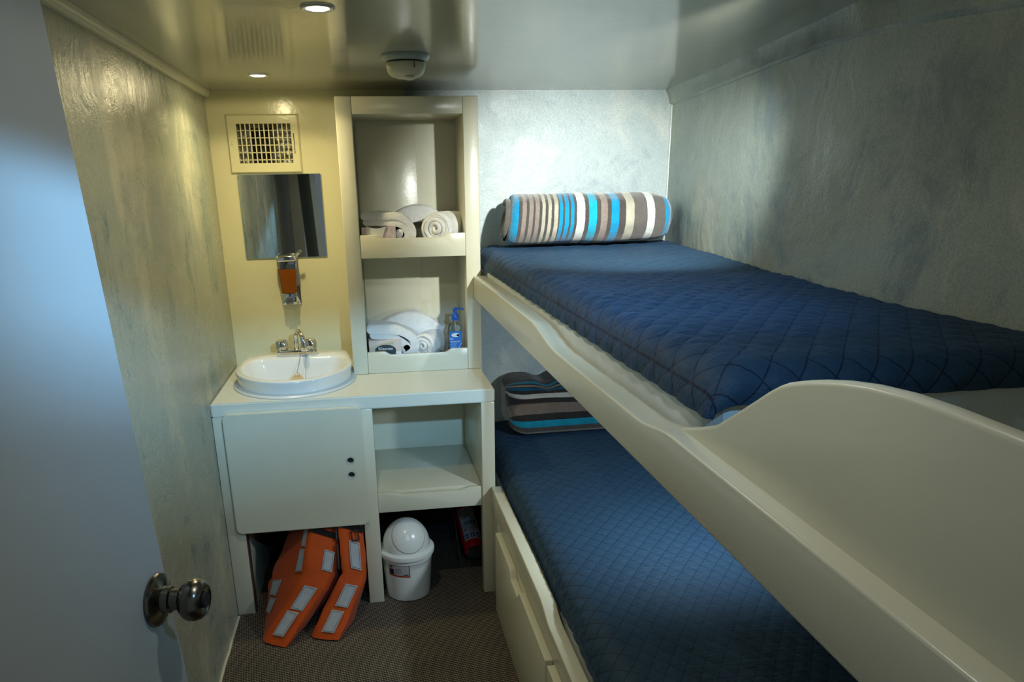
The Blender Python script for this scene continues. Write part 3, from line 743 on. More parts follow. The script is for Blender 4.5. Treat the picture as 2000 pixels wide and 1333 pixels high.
# quilts: grid over the mattress, front and foot rounded over, stitched in diamonds
def quilt(name, xf, zt, H, Rf, y0, y1, pitch, amp, label, loc, inset=0.012, crown=0.0):
    bm = nb(); uvl = bm.loops.layers.uv.verify()
    def fold(s, R, Hh):
        """path length from hem -> (inward offset, drop)"""
        st = max(0, Hh-R); arc = R*math.pi/2
        if s < st: return 0.0, Hh-s
        if s < st+arc:
            a = (s-st)/R; return R*(1-math.cos(a)), R*(1-math.sin(a))
        return R+(s-st-arc), 0.0
    W0 = 0.62; na = int((H+W0)/0.0085); nbv = int((y1-y0+H)/0.0085)
    La = 0.80; Lb = (y1-y0)+H*0.6
    P = []
    for i in range(na):
        row = []; s = La*i/(na-1)
        for j in range(nbv):
            b = Lb*j/(nbv-1)
            ox, dz1 = fold(s, Rf, H); oy, dz2 = fold(b, 0.05, H)
            y = y0+oy; xr_ = wallx_s(y)-inset
            sflat = max(0.0, ox-Rf); oxmax, _ = fold(La, Rf, H)
            x = xf+min(ox, Rf)+ (xr_-xf-Rf)*(sflat/(oxmax-Rf) if oxmax > Rf else 0)
            dz2 *= 0.72; d = math.hypot(dz1, dz2); z = zt-min(H, d)
            z += crown*math.sin(math.pi*min(1, max(0, (x-xf)/(xr_-xf))))
            row.append((Vector((x, y, z)), s, b))
        P.append(row)
    V = [[bm.verts.new(p[0]) for p in row] for row in P]
    for i in range(na-1):
        for j in range(nbv-1):
            f = bm.faces.new((V[i][j], V[i+1][j], V[i+1][j+1], V[i][j+1]))
            for l, (a, b) in zip(f.loops, ((i, j), (i+1, j), (i+1, j+1), (i, j+1))):
                l[uvl].uv = (P[a][b][1]/pitch, P[a][b][2]/pitch)
    bmesh.ops.recalc_face_normals(bm, faces=bm.faces[:]); bm.normal_update()
    if V[na-1][nbv//2].normal.z < 0:
        bmesh.ops.reverse_faces(bm, faces=bm.faces[:]); bm.normal_update()
    nr = [[V[i][j].normal.copy() for j in range(nbv)] for i in range(na)]
    for i in range(na):
        for j in range(nbv):
            s, b = P[i][j][1]/pitch, P[i][j][2]/pitch
            k = abs(math.sin(math.pi*(s+b)))*abs(math.sin(math.pi*(s-b)))
            border = min(1, abs(P[i][j][1]/pitch-0.4)*pitch/0.005)
            w_ = 0.0045*noise.noise(P[i][j][0]*5)+0.0016*noise.noise(Vector((P[i][j][0].x*18, P[i][j][0].y*60, 0)))
            V[i][j].co += nr[i][j]*(amp*(k**0.42)*border+w_+0.002)
    # give the cloth its thickness
    g = bmesh.ops.solidify(bm, geom=bm.faces[:], thickness=0.004)
    o = topmesh(name, bm, QUILT, loc); tag(o, label, 'quilt'); return o
quilt('quilt', 0.4365, 1.238, 0.064, 0.060, 0.882, 3.025, 0.075, 0.0042, 'navy diamond-stitched quilt spread over the upper bunk mattress', (0.74, 2.0, 1.2))
quilt('quilt', 0.4475, 0.492, 0.070, 0.062, 0.86, 3.025, 0.060, 0.0036, 'navy diamond-stitched quilt spread over the lower bunk mattress', (0.74, 2.0, 0.45), inset=0.03, crown=0.012)

# rolled blanket on the upper bunk
t = thing('rolled_blanket', 'striped fleece blanket rolled up at the head of the upper bunk', 'blanket', (0.84, 2.87, 1.25))
bm = nb(); nu, nv = 70, 72
X0, X1 = 0.535, 1.165
def rollp(u, v):
    a = 2*math.pi*v+0.5
    e = min(u, 1-u)*(X1-X0)
    k = 1.0 if e > 0.03 else 0.72+0.28*math.sqrt(max(0, 1-(1-e/0.03)**2))
    if u > 0.8: k *= 1-0.22*((u-0.8)/0.2)**2
    c, s = math.cos(a), math.sin(a); ry, rz = 0.122, 0.092
    y = ry*math.copysign(abs(c)**0.86, c)*k; z = rz*math.copysign(abs(s)**0.86, s)*(k if s > 0 else lerp(1, k, 0.6))
    x = lerp(X0, X1, u)+0.012*math.sin(a*1.0+0.5)*(1-u)
    w_ = 0.004*noise.noise((x*7, c*2, s*2))
    return (x, 2.872+0.02*(u-0.5)+y*(1+w_*8), 1.254+rz+z+w_)
grid(bm, nu, nv, rollp, lambda u, v: (0.02+0.97*u, v))
o = obj('outer_layer', bm, ROLLM, t, angle=1.5)
# spiral of layers at the left end
for sgn, xe in ((-1, X0), (1, X1)):
    bm = nb(); ns = 150
    def spir(u, v):
        th = 2*math.pi*3.1*u+1.0; f = 1.0-0.86*u
        kk = 0.74 if sgn < 0 else 0.56
        x = xe+0.012*math.sin(th+0.5)*(1 if sgn < 0 else 0)+(-0.006*(1-u) + 0.010*u)*(-sgn)*-1*sgn + sgn*(0.010*v-0.004)
        r = f*kk
        return (x, 2.872+0.02*(0.5*sgn)+0.122*r*math.cos(th), 1.254+0.092+0.092*r*math.sin(th))
    ring = []
    pts = []
    for i in range(ns):
        p = Vector(spir(i/(ns-1), 0.5)); pts.append(p)
    tube(bm, pts, [0.0115*(1-0.25*i/ns) for i in range(ns)], 10)
    uvl = bm.loops.layers.uv.verify()
    for f in bm.faces:
        for l in f.loops: l[uvl].uv = (0.005 if sgn > 0 else 0.01, 0.5)
    obj('rolled_end', bm, ROLLM, t, angle=1.5)
    bm = nb(); cx_ = xe - sgn*0.012
    vs = [bm.verts.new((cx_, 2.872+0.01*sgn+0.122*0.75*math.cos(a*math.pi/16), 1.346+0.092*0.75*math.sin(a*math.pi/16))) for a in range(32)]
    f = bm.faces.new(vs); uvl = bm.loops.layers.uv.verify()
    for l in f.loops: l[uvl].uv = (0.07, 0.5)
    g = bmesh.ops.extrude_face_region(bm, geom=[f])
    for v in g['geom']:
        if isinstance(v, bmesh.types.BMVert): v.co.x += 0.004*sgn
    obj('end_core', bm, ROLLM, t)

# folded blanket on the lower bunk: two fat lobes seen from the fold, stripes run along it
bm = nb()
def foldp(u, v):
    L_ = 0.56; x = u*L_
    ph = math.radians(-95+205*v)
    z = 0.102+0.102*math.copysign(abs(math.sin(ph))**0.85, math.sin(ph)); d = 0.085*math.copysign(abs(math.cos(ph))**0.8, math.cos(ph))
    d -= 0.095*(z/0.2)**1.3
    if math.cos(ph) < 0: d -= 0.30*abs(math.cos(ph))
    e = min(x, L_-x); k = 1.0 if e > 0.075 else math.sqrt(max(0.0, 1-(1-e/0.075)**2))
    w_ = 1/(1+math.exp(-(z-0.132)/0.006)); zc_ = lerp(0.066, 0.168, w_); dc_ = lerp(0.0, -0.075, w_)
    kk = 0.25+0.75*k
    z2 = zc_+(z-zc_)*kk; d2 = dc_+(d-dc_)*(0.35+0.65*k)-0.01*(1-k)
    d2 -= 0.030*math.exp(-((z-0.132)/0.014)**2)*math.exp(-x/0.13)
    z2 -= 0.020*math.exp(-((x-0.17)/0.035)**2)*sstep((v-0.62)/0.2)
    z2 += 0.008*noise.noise((x*6, v*5, 2))*(z/0.2)
    return (x, -d2+0.004*noise.noise((x*9, v*4, 7)), max(z2, 0.001))
grid(bm, 80, 120, foldp, lambda u, v: (u, v))
bmesh.ops.solidify(bm, geom=bm.faces[:], thickness=0.004)
bl = obj('folded_blanket', bm, FOLDM, None, local=True, angle=1.6)
bl.location = (0.530, 2.805, 0.512); bl.rotation_euler = (0, 0, math.radians(1)); ORG[bl.name] = Vector(bl.location)
tag(bl, 'striped fleece blanket folded in a pad at the head of the lower bunk', 'blanket')

# ------------------------------------------------------------------ shelf contents
def rolled_towel(label, loc, r, length, yaw, group='rolled white towels', flat=0.92, flap=False):
    """axis along local +x, near end cap at x=0"""
    t = thing('rolled_towel', label, 'towel', loc, group, (0, 0, yaw))
    bm = nb()
    def f(u, v):
        a = 2*math.pi*v-1.2; e = min(u, 1-u)*length; k = 1 if e > 0.016 else 0.84+0.16*math.sqrt(max(0, 1-(1-e/0.016)**2))
        rr = r*k*(1+0.04*noise.noise((u*3, math.cos(a)*2, math.sin(a)*2)))*(1-0.06*v)
        return (length*u, rr*math.cos(a), r*flat+rr*flat*math.sin(a)*1.0)
    grid(bm, 26, 48, f); obj('outer_layer', bm, TOWEL, t, local=True, angle=1.6)
    bm = nb(); ns = 140; pts = []
    for i in range(ns):
        q = i/(ns-1); th = -1.2+2*math.pi*3.6*q; rr = r*(0.86-0.80*q)
        pts.append((0.004+0.006*math.sin(th*0.7), rr*math.cos(th), r*flat+rr*flat*math.sin(th)))
    tube(bm, pts, [r*0.125]*ns, 9); obj('rolled_end', bm, TOWEL, t, local=True, angle=1.6)
    bm = nb(); lathe(bm, [(r*0.86, 0.008), (r*0.86, length-0.004)], 32, Matrix.Translation((0, 0, r*flat)) @ Matrix.Rotation(math.pi/2, 4, 'Y') @ Matrix.Diagonal((flat, 1, 1, 1))); obj('core', bm, TOWEL, t, local=True)
    if flap:
        bm = nb()
        def g(u, v): return (0.004+0.06*u-0.01*v, -r*0.55-0.05*v-0.0, 0.004+0.022*(1-v)+0.006*math.sin(u*9)*v)
        grid(bm, 12, 8, g); bmesh.ops.solidify(bm, geom=bm.faces[:], thickness=0.006); obj('loose_corner', bm, TOWEL, t, local=True, angle=1.6)
    return t
rolled_towel('white towel rolled up on the right of the upper shelf', (0.262, 2.818, 1.262), 0.066, 0.17, math.radians(56))
rolled_towel('white towel rolled up on the lower shelf beside the pump bottle', (0.196, 2.822, 0.836), 0.052, 0.16, math.radians(62), flat=0.95, flap=True)

def folded_towel(name, label, path, y0, y1, th, skew=0.0, group='folded white towels', bul=0.006, core=None):
    """sheet of thickness th following an (x,z) path, deep y0..y1"""
    bm = nb(); n = len(path); ny = 14
    pts = []
    for k in range(n-1):
        for q in range(6): pts.append(Vector((lerp(path[k][0], path[k+1][0], q/6), lerp(path[k][1], path[k+1][1], q/6))))
    pts.append(Vector(path[-1]))
    for _ in range(14):
        pts = [pts[0]]+[(pts[i-1]+pts[i]*2+pts[i+1])/4 for i in range(1, len(pts)-1)]+[pts[-1]]
    m_ = len(pts); sect = []
    for i, p in enumerate(pts):
        tg = (pts[min(i+1, m_-1)]-pts[max(i-1, 0)]).normalized(); nn = Vector((-tg.y, tg.x))
        sect.append((p, nn))
    outline = [(p+nn*th/2) for p, nn in sect]
    e, ne = sect[-1]; te = (pts[-1]-pts[-2]).normalized()
    outline += [e+ne*th/2*math.cos(a)+te*th/2*math.sin(a) for a in (math.pi*k/6 for k in range(1, 6))]
    outline += [(p-nn*th/2) for p, nn in sect[::-1]]
    s, ns_ = sect[0]; ts = (pts[0]-pts[1]).normalized()
    outline += [s-ns_*th/2*math.cos(a)+ts*th/2*math.sin(a) for a in (math.pi*k/6 for k in range(1, 6))]
    rings = []
    for j in range(ny):
        f = j/(ny-1); y = lerp(y0, y1, f); e_ = min(f, 1-f); k = 1 if e_ > 0.12 else 0.8+0.2*math.sqrt(1-(1-e_/0.12)**2)
        cx = sum(o.x for o in outline)/len(outline); cz = sum(o.y for o in outline)/len(outline)
        rg = []
        for o in outline:
            w_ = bul*noise.noise((o.x*14, y*9, o.y*14))
            rg.append(bm.verts.new((cx+(o.x-cx)*(0.94+0.06*k)+skew*(y-y0)+w_, y, cz+(o.y-cz)*k*0.5+(o.y-cz)*0.5+w_)))
        rings.append(rg)
    L_ = len(outline)
    for a, b in zip(rings, rings[1:]):
        for i in range(L_): bm.faces.new((a[i], a[(i+1) % L_], b[(i+1) % L_], b[i]))
    bi = lambda q: m_+5+(m_-1-q)
    for rg in (rings[0], rings[-1]):
        for q in range(m_-1): bm.faces.new((rg[q], rg[q+1], rg[bi(q+1)], rg[bi(q)]))
        bm.faces.new([rg[q] for q in range(m_-1, m_+6)])
        bm.faces.new([rg[q] for q in range(2*m_+4, 2*m_+10)]+[rg[0]])
    if core:
        for cx, cz, cr in core: lathe(bm, [(cr*0.55, 0.0), (cr*0.9, 0.004), (cr, 0.012), (cr, y1-y0-0.01)], 28, Matrix.Translation((cx, y0, cz)) @ Matrix.Rotation(-math.pi/2, 4, 'X'))
    x0 = sum(p.x for p in pts)/m_; zz = min(v.co.z for v in bm.verts)
    o = topmesh(name, bm, TOWEL, (x0, (y0+y1)/2, zz), angle=1.3); tag(o, label, 'towel', group); return o
# upper shelf: towel draped over the tissue box, doubled, its fold curling down on the right
folded_towel('folded_towel', 'folded white towel lying over the pink tissue box on the upper shelf', [(0.012, 1.354), (0.060, 1.353), (0.115, 1.351), (0.150, 1.338), (0.158, 1.310), (0.152, 1.284), (0.142, 1.280)], 2.8125, 2.93, 0.030, core=[(0.135, 1.306, 0.021), (0.131, 1.278, 0.013)])
folded_towel('folded_towel', 'folded white towel topmost in the bundle over the pink tissue box', [(0.004, 1.374), (0.065, 1.376), (0.125, 1.374), (0.168, 1.352), (0.182, 1.315), (0.172, 1.282), (0.155, 1.276)], 2.81, 2.94, 0.026)
folded_towel('folded_towel', 'thick folded white towel at the back of the upper shelf', [(0.08, 1.295), (0.12, 1.345), (0.19, 1.383), (0.25, 1.375), (0.30, 1.33), (0.325, 1.29)], 2.945, 3.015, 0.062)
# lower shelf
folded_towel('folded_towel', 'folded white towel behind the dark-labelled tissue box on the lower shelf', [(0.012, 0.942), (0.055, 0.936), (0.10, 0.918), (0.13, 0.897), (0.146, 0.875), (0.144, 0.862), (0.137, 0.858)], 2.8125, 2.90, 0.030, core=[(0.135, 0.883, 0.024), (0.134, 0.856, 0.018)])
folded_towel('folded_towel', 'folded white towel topmost over the dark-labelled tissue box', [(0.006, 0.965), (0.06, 0.960), (0.12, 0.952), (0.158, 0.928), (0.172, 0.895), (0.162, 0.864), (0.145, 0.855)], 2.81, 2.91, 0.034)
folded_towel('folded_towel', 'heaped white towel at the back of the lower shelf', [(0.02, 0.885), (0.07, 0.935), (0.14, 0.965), (0.21, 0.95), (0.27, 0.915), (0.31, 0.88)], 2.925, 3.01, 0.085, bul=0.012)

# tissue boxes
BX0, BX1, BY0, BY1 = -0.008, 0.114, 2.7875, 2.8075
t = thing('tissue_box', 'opened pink floral tissue box at the left of the upper shelf', 'tissue box', ((BX0+BX1)/2, 2.80, 1.262))
bm = nb()
box(bm, BX0, BX1, BY0, BY1+0.09, 1.2625, 1.3345, 0.001); obj('carton', bm, FLORAL, t)
bm = nb(); pl = [(BX0+0.018, 1.27)]
for k in range(13):
    f = k/12; pl.append((lerp(BX0+0.095, BX0+0.017, f), 1.3395-0.010*math.sin(math.pi*f)+0.002*(1-f))) if k else pl.append((BX0+0.062, 1.27))
prism(bm, pl, 'y', BY0-0.0025, BY0-0.0005); obj('tissue', bm, CARDW, t)
bm = nb(); tube(bm, [(BX0+0.03, BY0-0.001, 1.3365), (BX0+0.055, BY0-0.001, 1.3335), (BX0+0.09, BY0-0.001, 1.3385)], 0.002, 8); obj('opening', bm, INK, t)
t = thing('tissue_box', 'beige tissue box with dark oval label on the lower shelf', 'tissue box', ((BX0+BX1)/2, 2.80, 0.836))
bm = nb(); box(bm, BX0, BX1, BY0, BY1+0.09, 0.8365, 0.922, 0.001); obj('carton', bm, CARD, t)
bm = nb()
ov = [(0.022, 0.868), (0.016, 0.880)]
for k in range(15):
    a = math.pi*(1-k/14); ov.append((0.053+0.040*math.cos(a), 0.884+0.0215*math.sin(a)))
ov += [(0.090, 0.868), (0.086, 0.846), (0.060, 0.846), (0.045, 0.862)]
prism(bm, ov, 'y', BY0-0.0010, BY0-0.0002); lb = obj('label', bm, mat('dark_teal_label', (0.012, 0.03, 0.045), 0.5), t)
obj('lettering', text_bm('Kleenex', 0.0165, lambda u, v, w_: (0.054+u*1.0, BY0-0.0013-w_, 0.8905+v)), WHITEL, lb, smooth=False)
bm = nb(); box(bm, 0.0935, 0.1125, BY0-0.0010, BY0-0.0002, 0.845, 0.8785)
bc = obj('barcode_label', bm, WHITEL, t)
bm = nb()
for k in range(6): box(bm, 0.0955+k*0.0026, 0.0955+k*0.0026+0.0012, BY0-0.0014, BY0-0.0010, 0.847, 0.868)
obj('bars', bm, INKG, bc)
bm = nb(); pl = [(BX0+0.001, 0.876)]
for k in range(11): pl.append((lerp(BX0+0.001, BX1-0.03, k/10), 0.884+0.022*math.sin(k/10*1.4)))
for k in range(11): pl.append((lerp(BX1-0.03, BX0+0.001, k/10), 0.895+0.022*math.sin((1-k/10)*1.4)))
prism(bm, pl[1:], 'y', BY0-0.0006, BY0-0.0001); obj('printed_band', bm, mat('tan_print', (0.50, 0.43, 0.30), 0.6), t)

# pump bottle
PX, PY = 0.3235, 2.809
t = thing('pump_bottle', 'clear gel pump bottle with blue top and blue label on the lower shelf', 'bottle', (PX, PY, 0.836))
MT = Matrix.Translation((PX, PY, 0))
def ovb(bm, prof, rx, ry, e=3.0, n=40):
    rings = []
    for k, z in prof:
        rg = []
        for i in range(n):
            a = 2*math.pi*i/n; c, s = math.cos(a), math.sin(a)
            rg.append(bm.verts.new((PX+rx*k*math.copysign(abs(c)**(2/e), c), PY+ry*k*math.copysign(abs(s)**(2/e), s), z)))
        rings.append(rg)
    for a, b in zip(rings, rings[1:]):
        for i in range(n): bm.faces.new((a[i], a[(i+1) % n], b[(i+1) % n], b[i]))
    bm.faces.new(rings[0][::-1]); bm.faces.new(rings[-1])
bm = nb(); ovb(bm, [(0.94, 0.8365), (1, 0.842), (1, 0.945), (0.99, 0.955), (0.93, 0.964), (0.78, 0.971), (0.55, 0.976), (0.40, 0.979), (0.38, 0.984)], 0.0305, 0.018); obj('body', bm, CLEAR, t)
bm = nb(); lathe(bm, [(0.0135, 0.984), (0.0145, 0.986), (0.0142, 1.000), (0.0115, 1.008), (0.0075, 1.013), (0.0068, 1.024)], 32, MT); pc = obj('pump_collar', bm, BLUEP, t)
bm = nb(); lathe(bm, [(0.0085, 1.022), (0.0088, 1.0300), (0.0075, 1.0320)], 24, MT); tube(bm, [(PX, PY, 1.028), (PX+0.018, PY-0.002, 1.028), (PX+0.028, PY-0.003, 1.0265), (PX+0.033, PY-0.0035, 1.0235)], [0.0045, 0.0042, 0.0036, 0.003], 12); obj('nozzle', bm, BLUEP, pc)
bm = nb(); tube(bm, [(PX, PY, 0.984), (PX+0.002, PY, 0.93), (PX, PY, 0.845)], 0.0022, 8); obj('dip_tube', bm, PLAST, t)
YL = PY-0.0186
bm = nb(); prism(bm, rrect(PX-0.0245, PX+0.0215, 0.843, 0.9445, 0.002, 3), 'y', YL-0.0008, YL); lb = obj('label', bm, BLUEL, t)
bm = nb(); prism(bm, [(PX-0.002+0.0155*math.cos(a*math.pi/14), 0.930+0.0080*math.sin(a*math.pi/14)) for a in range(28)], 'y', YL-0.0013, YL-0.0009); prism(bm, [(PX+0.008+0.0065*math.cos(a*math.pi/10), 0.929+0.004*math.sin(a*math.pi/10)) for a in range(20)], 'y', YL-0.0013, YL-0.0009); obj('logo_cloud', bm, WHITEL, lb)
bm = nb(); prism(bm, [(PX-0.004, 0.844), (PX+0.0215, 0.844), (PX+0.0215, 0.896)]+[(lerp(PX+0.0215, PX-0.004, k/8), 0.896-0.052*(k/8)**0.75) for k in range(1, 8)], 'y', YL-0.0011, YL-0.0009); obj('label_curve', bm, BLUED, lb)
bm = nb(); prism(bm, [(PX+0.006, 0.844), (PX+0.0213, 0.844), (PX+0.0213, 0.868)]+[(lerp(PX+0.0213, PX+0.006, k/5), 0.868-0.024*(k/5)**0.8) for k in range(1, 5)], 'y', YL-0.0014, YL-0.0012); obj('label_corner', bm, WHITEL, lb)
bm = nb(); tube(bm, [(lerp(PX-0.0065, PX+0.0213, k/10), YL-0.0012, 0.844+0.055*(1-(1-k/10)**1.2)) for k in range(11)], 0.0007, 6); obj('label_stripe', bm, WHITEL, lb)
obj('lettering', text_bm('GEL', 0.0095, lambda u, v, w_: (PX-0.0175+u, YL-0.0013-w_, 0.9155+v)), WHITEL, lb, smooth=False)
obj('lettering', text_bm('HIGIENICO', 0.0085, lambda u, v, w_: (PX-0.003+u*0.92, YL-0.0013-w_, 0.9045+v)), WHITEL, lb, smooth=False)
bm = nb()
for k in range(6): box(bm, PX-0.022, PX-0.022+0.024-0.002*(k % 3), YL-0.0012, YL-0.0009, 0.8955-k*0.0045, 0.8968-k*0.0045)
obj('small_print', bm, mat('pale_blue_print', (0.25, 0.45, 0.70), 0.5), lb)

# ------------------------------------------------------------------ bin
BXc, BYc = 0.084, 2.525
t = thing('swing_bin', 'white plastic swing-lid bin standing under the cubby', 'bin', (BXc, BYc, 0))
MT = Matrix.Translation((BXc, BYc, 0))
def binr(z): return lerp(0.0815, 0.0965, z/0.19)
bm = nb(); lathe(bm, [(0.0775, 0.0008), (0.0815, 0.004)]+[(binr(z), z) for z in (0.03, 0.08, 0.13, 0.155)]+[(0.0960, 0.158), (0.0965, 0.178)], 64, MT); body = obj('body', bm, PLAST, t)
bm = nb(); lathe(bm, [(0.0970, 0.172), (0.1035, 0.174), (0.1045, 0.182), (0.1030, 0.190), (0.0960, 0.194), (0.0885, 0.1955)]+[(0.0885*math.cos(a*math.pi/32), 0.196+0.106*math.sin(a*math.pi/32)) for a in range(1, 16)]+[(0.0015, 0.302)], 64, MT); lid = obj('lid', bm, PLAST, t)
# swing flap: shallow cap proud of the dome front
fd = Vector((0.10, -0.70, 0.71)).normalized(); FQ = fd.to_track_quat('Z', 'Y')
def dome(al, be, k):
    d_ = FQ @ Vector((math.sin(al)*math.cos(be), math.sin(al)*math.sin(be), math.cos(al)))
    return (BXc+d_.x*0.0885*k, BYc+d_.y*0.0885*k, 0.196+d_.z*0.106*k)
bm = nb(); AL = math.radians(41)
grid(bm, 14, 57, lambda u, v: dome(max(0.001, AL*u), 2*math.pi*v, 1.022-0.006*u**8)); obj('flap', bm, PLAST, lid)
bm = nb(); tube(bm, [dome(AL+0.012, a*math.pi/32, 1.004) for a in range(65)], 0.0012, 6, caps=False); obj('flap_seam', bm, INKG, lid)
def cylmap(cx, cy, rz, a0):
    """(u along girth from angle a0, z, w out) on the bin"""
    def f(u, z, w_):
        r = rz(z)+w_; a = a0+u/rz(z); return (cx+r*math.cos(a), cy+r*math.sin(a), z)
    return f
bf = cylmap(BXc, BYc, binr, math.radians(-112))
def patch(name, f, poly_z0, poly_z1, u0, u1, w_, mt, parent, nu=24):
    bm = nb()
    def g(a, b):
        u = lerp(u0, u1, a); return f(u, lerp(poly_z0(a), poly_z1(a), b), w_)
    grid(bm, nu, 4, g); bmesh.ops.solidify(bm, geom=bm.faces[:], thickness=0.0003); return obj(name, bm, mt, parent)
ORA = patch('sticker', bf, lambda a: 0.106+0.004*(1-a), lambda a: 0.1575, -0.044, 0.040, 0.0006, ORAL, body)
patch('sticker_face', bf, lambda a: 0.1125+0.005*(1-a), lambda a: 0.1545, -0.040, 0.0365, 0.0011, WHITEL, ORA)
patch('sticker_print', bf, lambda a: 0.1175, lambda a: 0.140, -0.039, -0.021, 0.0016, PURP, ORA)
patch('sticker_print', bf, lambda a: 0.149-0.004*math.sin(math.pi*a), lambda a: 0.149+0.004*math.sin(math.pi*a), -0.038, -0.024, 0.0016, INK, ORA)
for k in range(4): patch('sticker_text', bf, lambda a: 0.124+k*0.0055, lambda a: 0.1255+k*0.0055, -0.016, 0.010-0.002*(k % 2), 0.0015, INKG, ORA)
for k, (ua, ub) in enumerate(((0.016, 0.020), (0.0205, 0.024), (0.0245, 0.028), (0.0285, 0.033))): patch('sticker_text', bf, lambda a: 0.1160, lambda a: 0.1185+0.002*(k % 2), ua, ub, 0.0016, INK, ORA, 6)

# ------------------------------------------------------------------ fire extinguisher lying under the cubby
EB = Vector((0.366, 2.690, 0.058)); EH = Vector((0.346, 2.90, 0.165)); ed = (EH-EB).normalized(); EM = zto(EB, ed)
t = thing('fire_extinguisher', 'red fire extinguisher with white instruction label leaning under the cubby', 'fire extinguisher', tuple(EB))
R_ = 0.0435
bm = nb(); lathe(bm, [(0.039, 0.0), (R_, 0.004), (R_, 0.205), (0.037, 0.222), (0.026, 0.234), (0.013, 0.240)], 40, EM); bd = obj('cylinder', bm, RED, t)
bm = nb(); lathe(bm, [(0.032, -0.012), (0.035, -0.012), (0.035, 0.001), (0.032, 0.001)], 40, EM); obj('foot_ring', bm, STRAP, t)
bm = nb(); lathe(bm, [(0.013, 0.238), (0.013, 0.258)], 20, EM); obj('valve', bm, BLACK, t)
ei = EM.to_3x3().inverted(); vd = ei @ (Vector((0, 0, CH))-EB); a0 = math.atan2(vd.y, vd.x)
def ef(u, z, w_):
    a = a0+u/R_; r = R_+w_; return EM @ Vector((r*math.cos(a), r*math.sin(a), z))
# find which way u runs on the picture's right: along world +x
sg = 1 if (ef(0.01, 0.1, 0)-ef(0, 0.1, 0)).x > 0 else -1
def ef2(u, z, w_): return ef(u*sg, z, w_)
LBL = patch('instruction_label', ef2, lambda a: 0.032, lambda a: 0.195, -0.030, 0.046, 0.0005, WHITEL, bd)
for u0, u1 in ((-0.026, -0.009), (-0.001, 0.016), (0.024, 0.040)):
    patch('pictogram', ef2, lambda a: 0.040, lambda a: 0.062, u0, u1, 0.0009, BLUEL, LBL, 8)
    patch('pictogram_figure', ef2, lambda a: 0.044, lambda a: 0.055+0.003*math.sin(a*9), u0+0.005, u1-0.007, 0.0013, WHITEL, LBL, 8)
    patch('pictogram_figure', ef2, lambda a: 0.048, lambda a: 0.051, u0+0.003, u1-0.003, 0.0013, WHITEL, LBL, 8)
patch('label_print', ef2, lambda a: 0.079, lambda a: 0.083, -0.026, -0.010, 0.0009, REDL, LBL, 8)
for z0, u0, u1, mt in ((0.072, -0.004, 0.018, INKG), (0.078, 0.0, 0.02, INKG), (0.088, -0.024, -0.008, INKG), (0.088, -0.002, 0.016, INK), (0.106, -0.014, 0.022, INK), (0.111, -0.014, 0.020, INK), (0.116, -0.014, 0.022, INK), (0.121, -0.014, 0.018, INK), (0.140, -0.020, 0.0, INK), (0.146, -0.022, 0.015, INKG), (0.158, -0.012, 0.018, INK), (0.17, -0.02, 0.016, INKG), (0.178, -0.02, 0.012, INK)):
    patch('label_print', ef2, lambda a: z0, lambda a: z0+0.0022+0.0012*math.sin(a*31), u0, u1, 0.0009, mt, LBL, 20)
patch('label_print', ef2, lambda a: 0.112, lambda a: 0.126, 0.024, 0.034, 0.0009, REDL, LBL, 6)
# wall bracket plate beside it
bm = nb(); prism(bm, [(2.66, 0.002), (2.70, 0.002), (2.955, 0.12), (2.955, 0.19), (2.93, 0.20), (2.66, 0.02)], 'x', 0.300, 0.304); br = topmesh('extinguisher_bracket', bm, mat('grey_bracket_metal', (0.12, 0.12, 0.11), 0.5, 0.6), (0.302, 2.80, 0.0)); tag(br, 'dark metal bracket beside the fire extinguisher under the cubby', 'bracket')

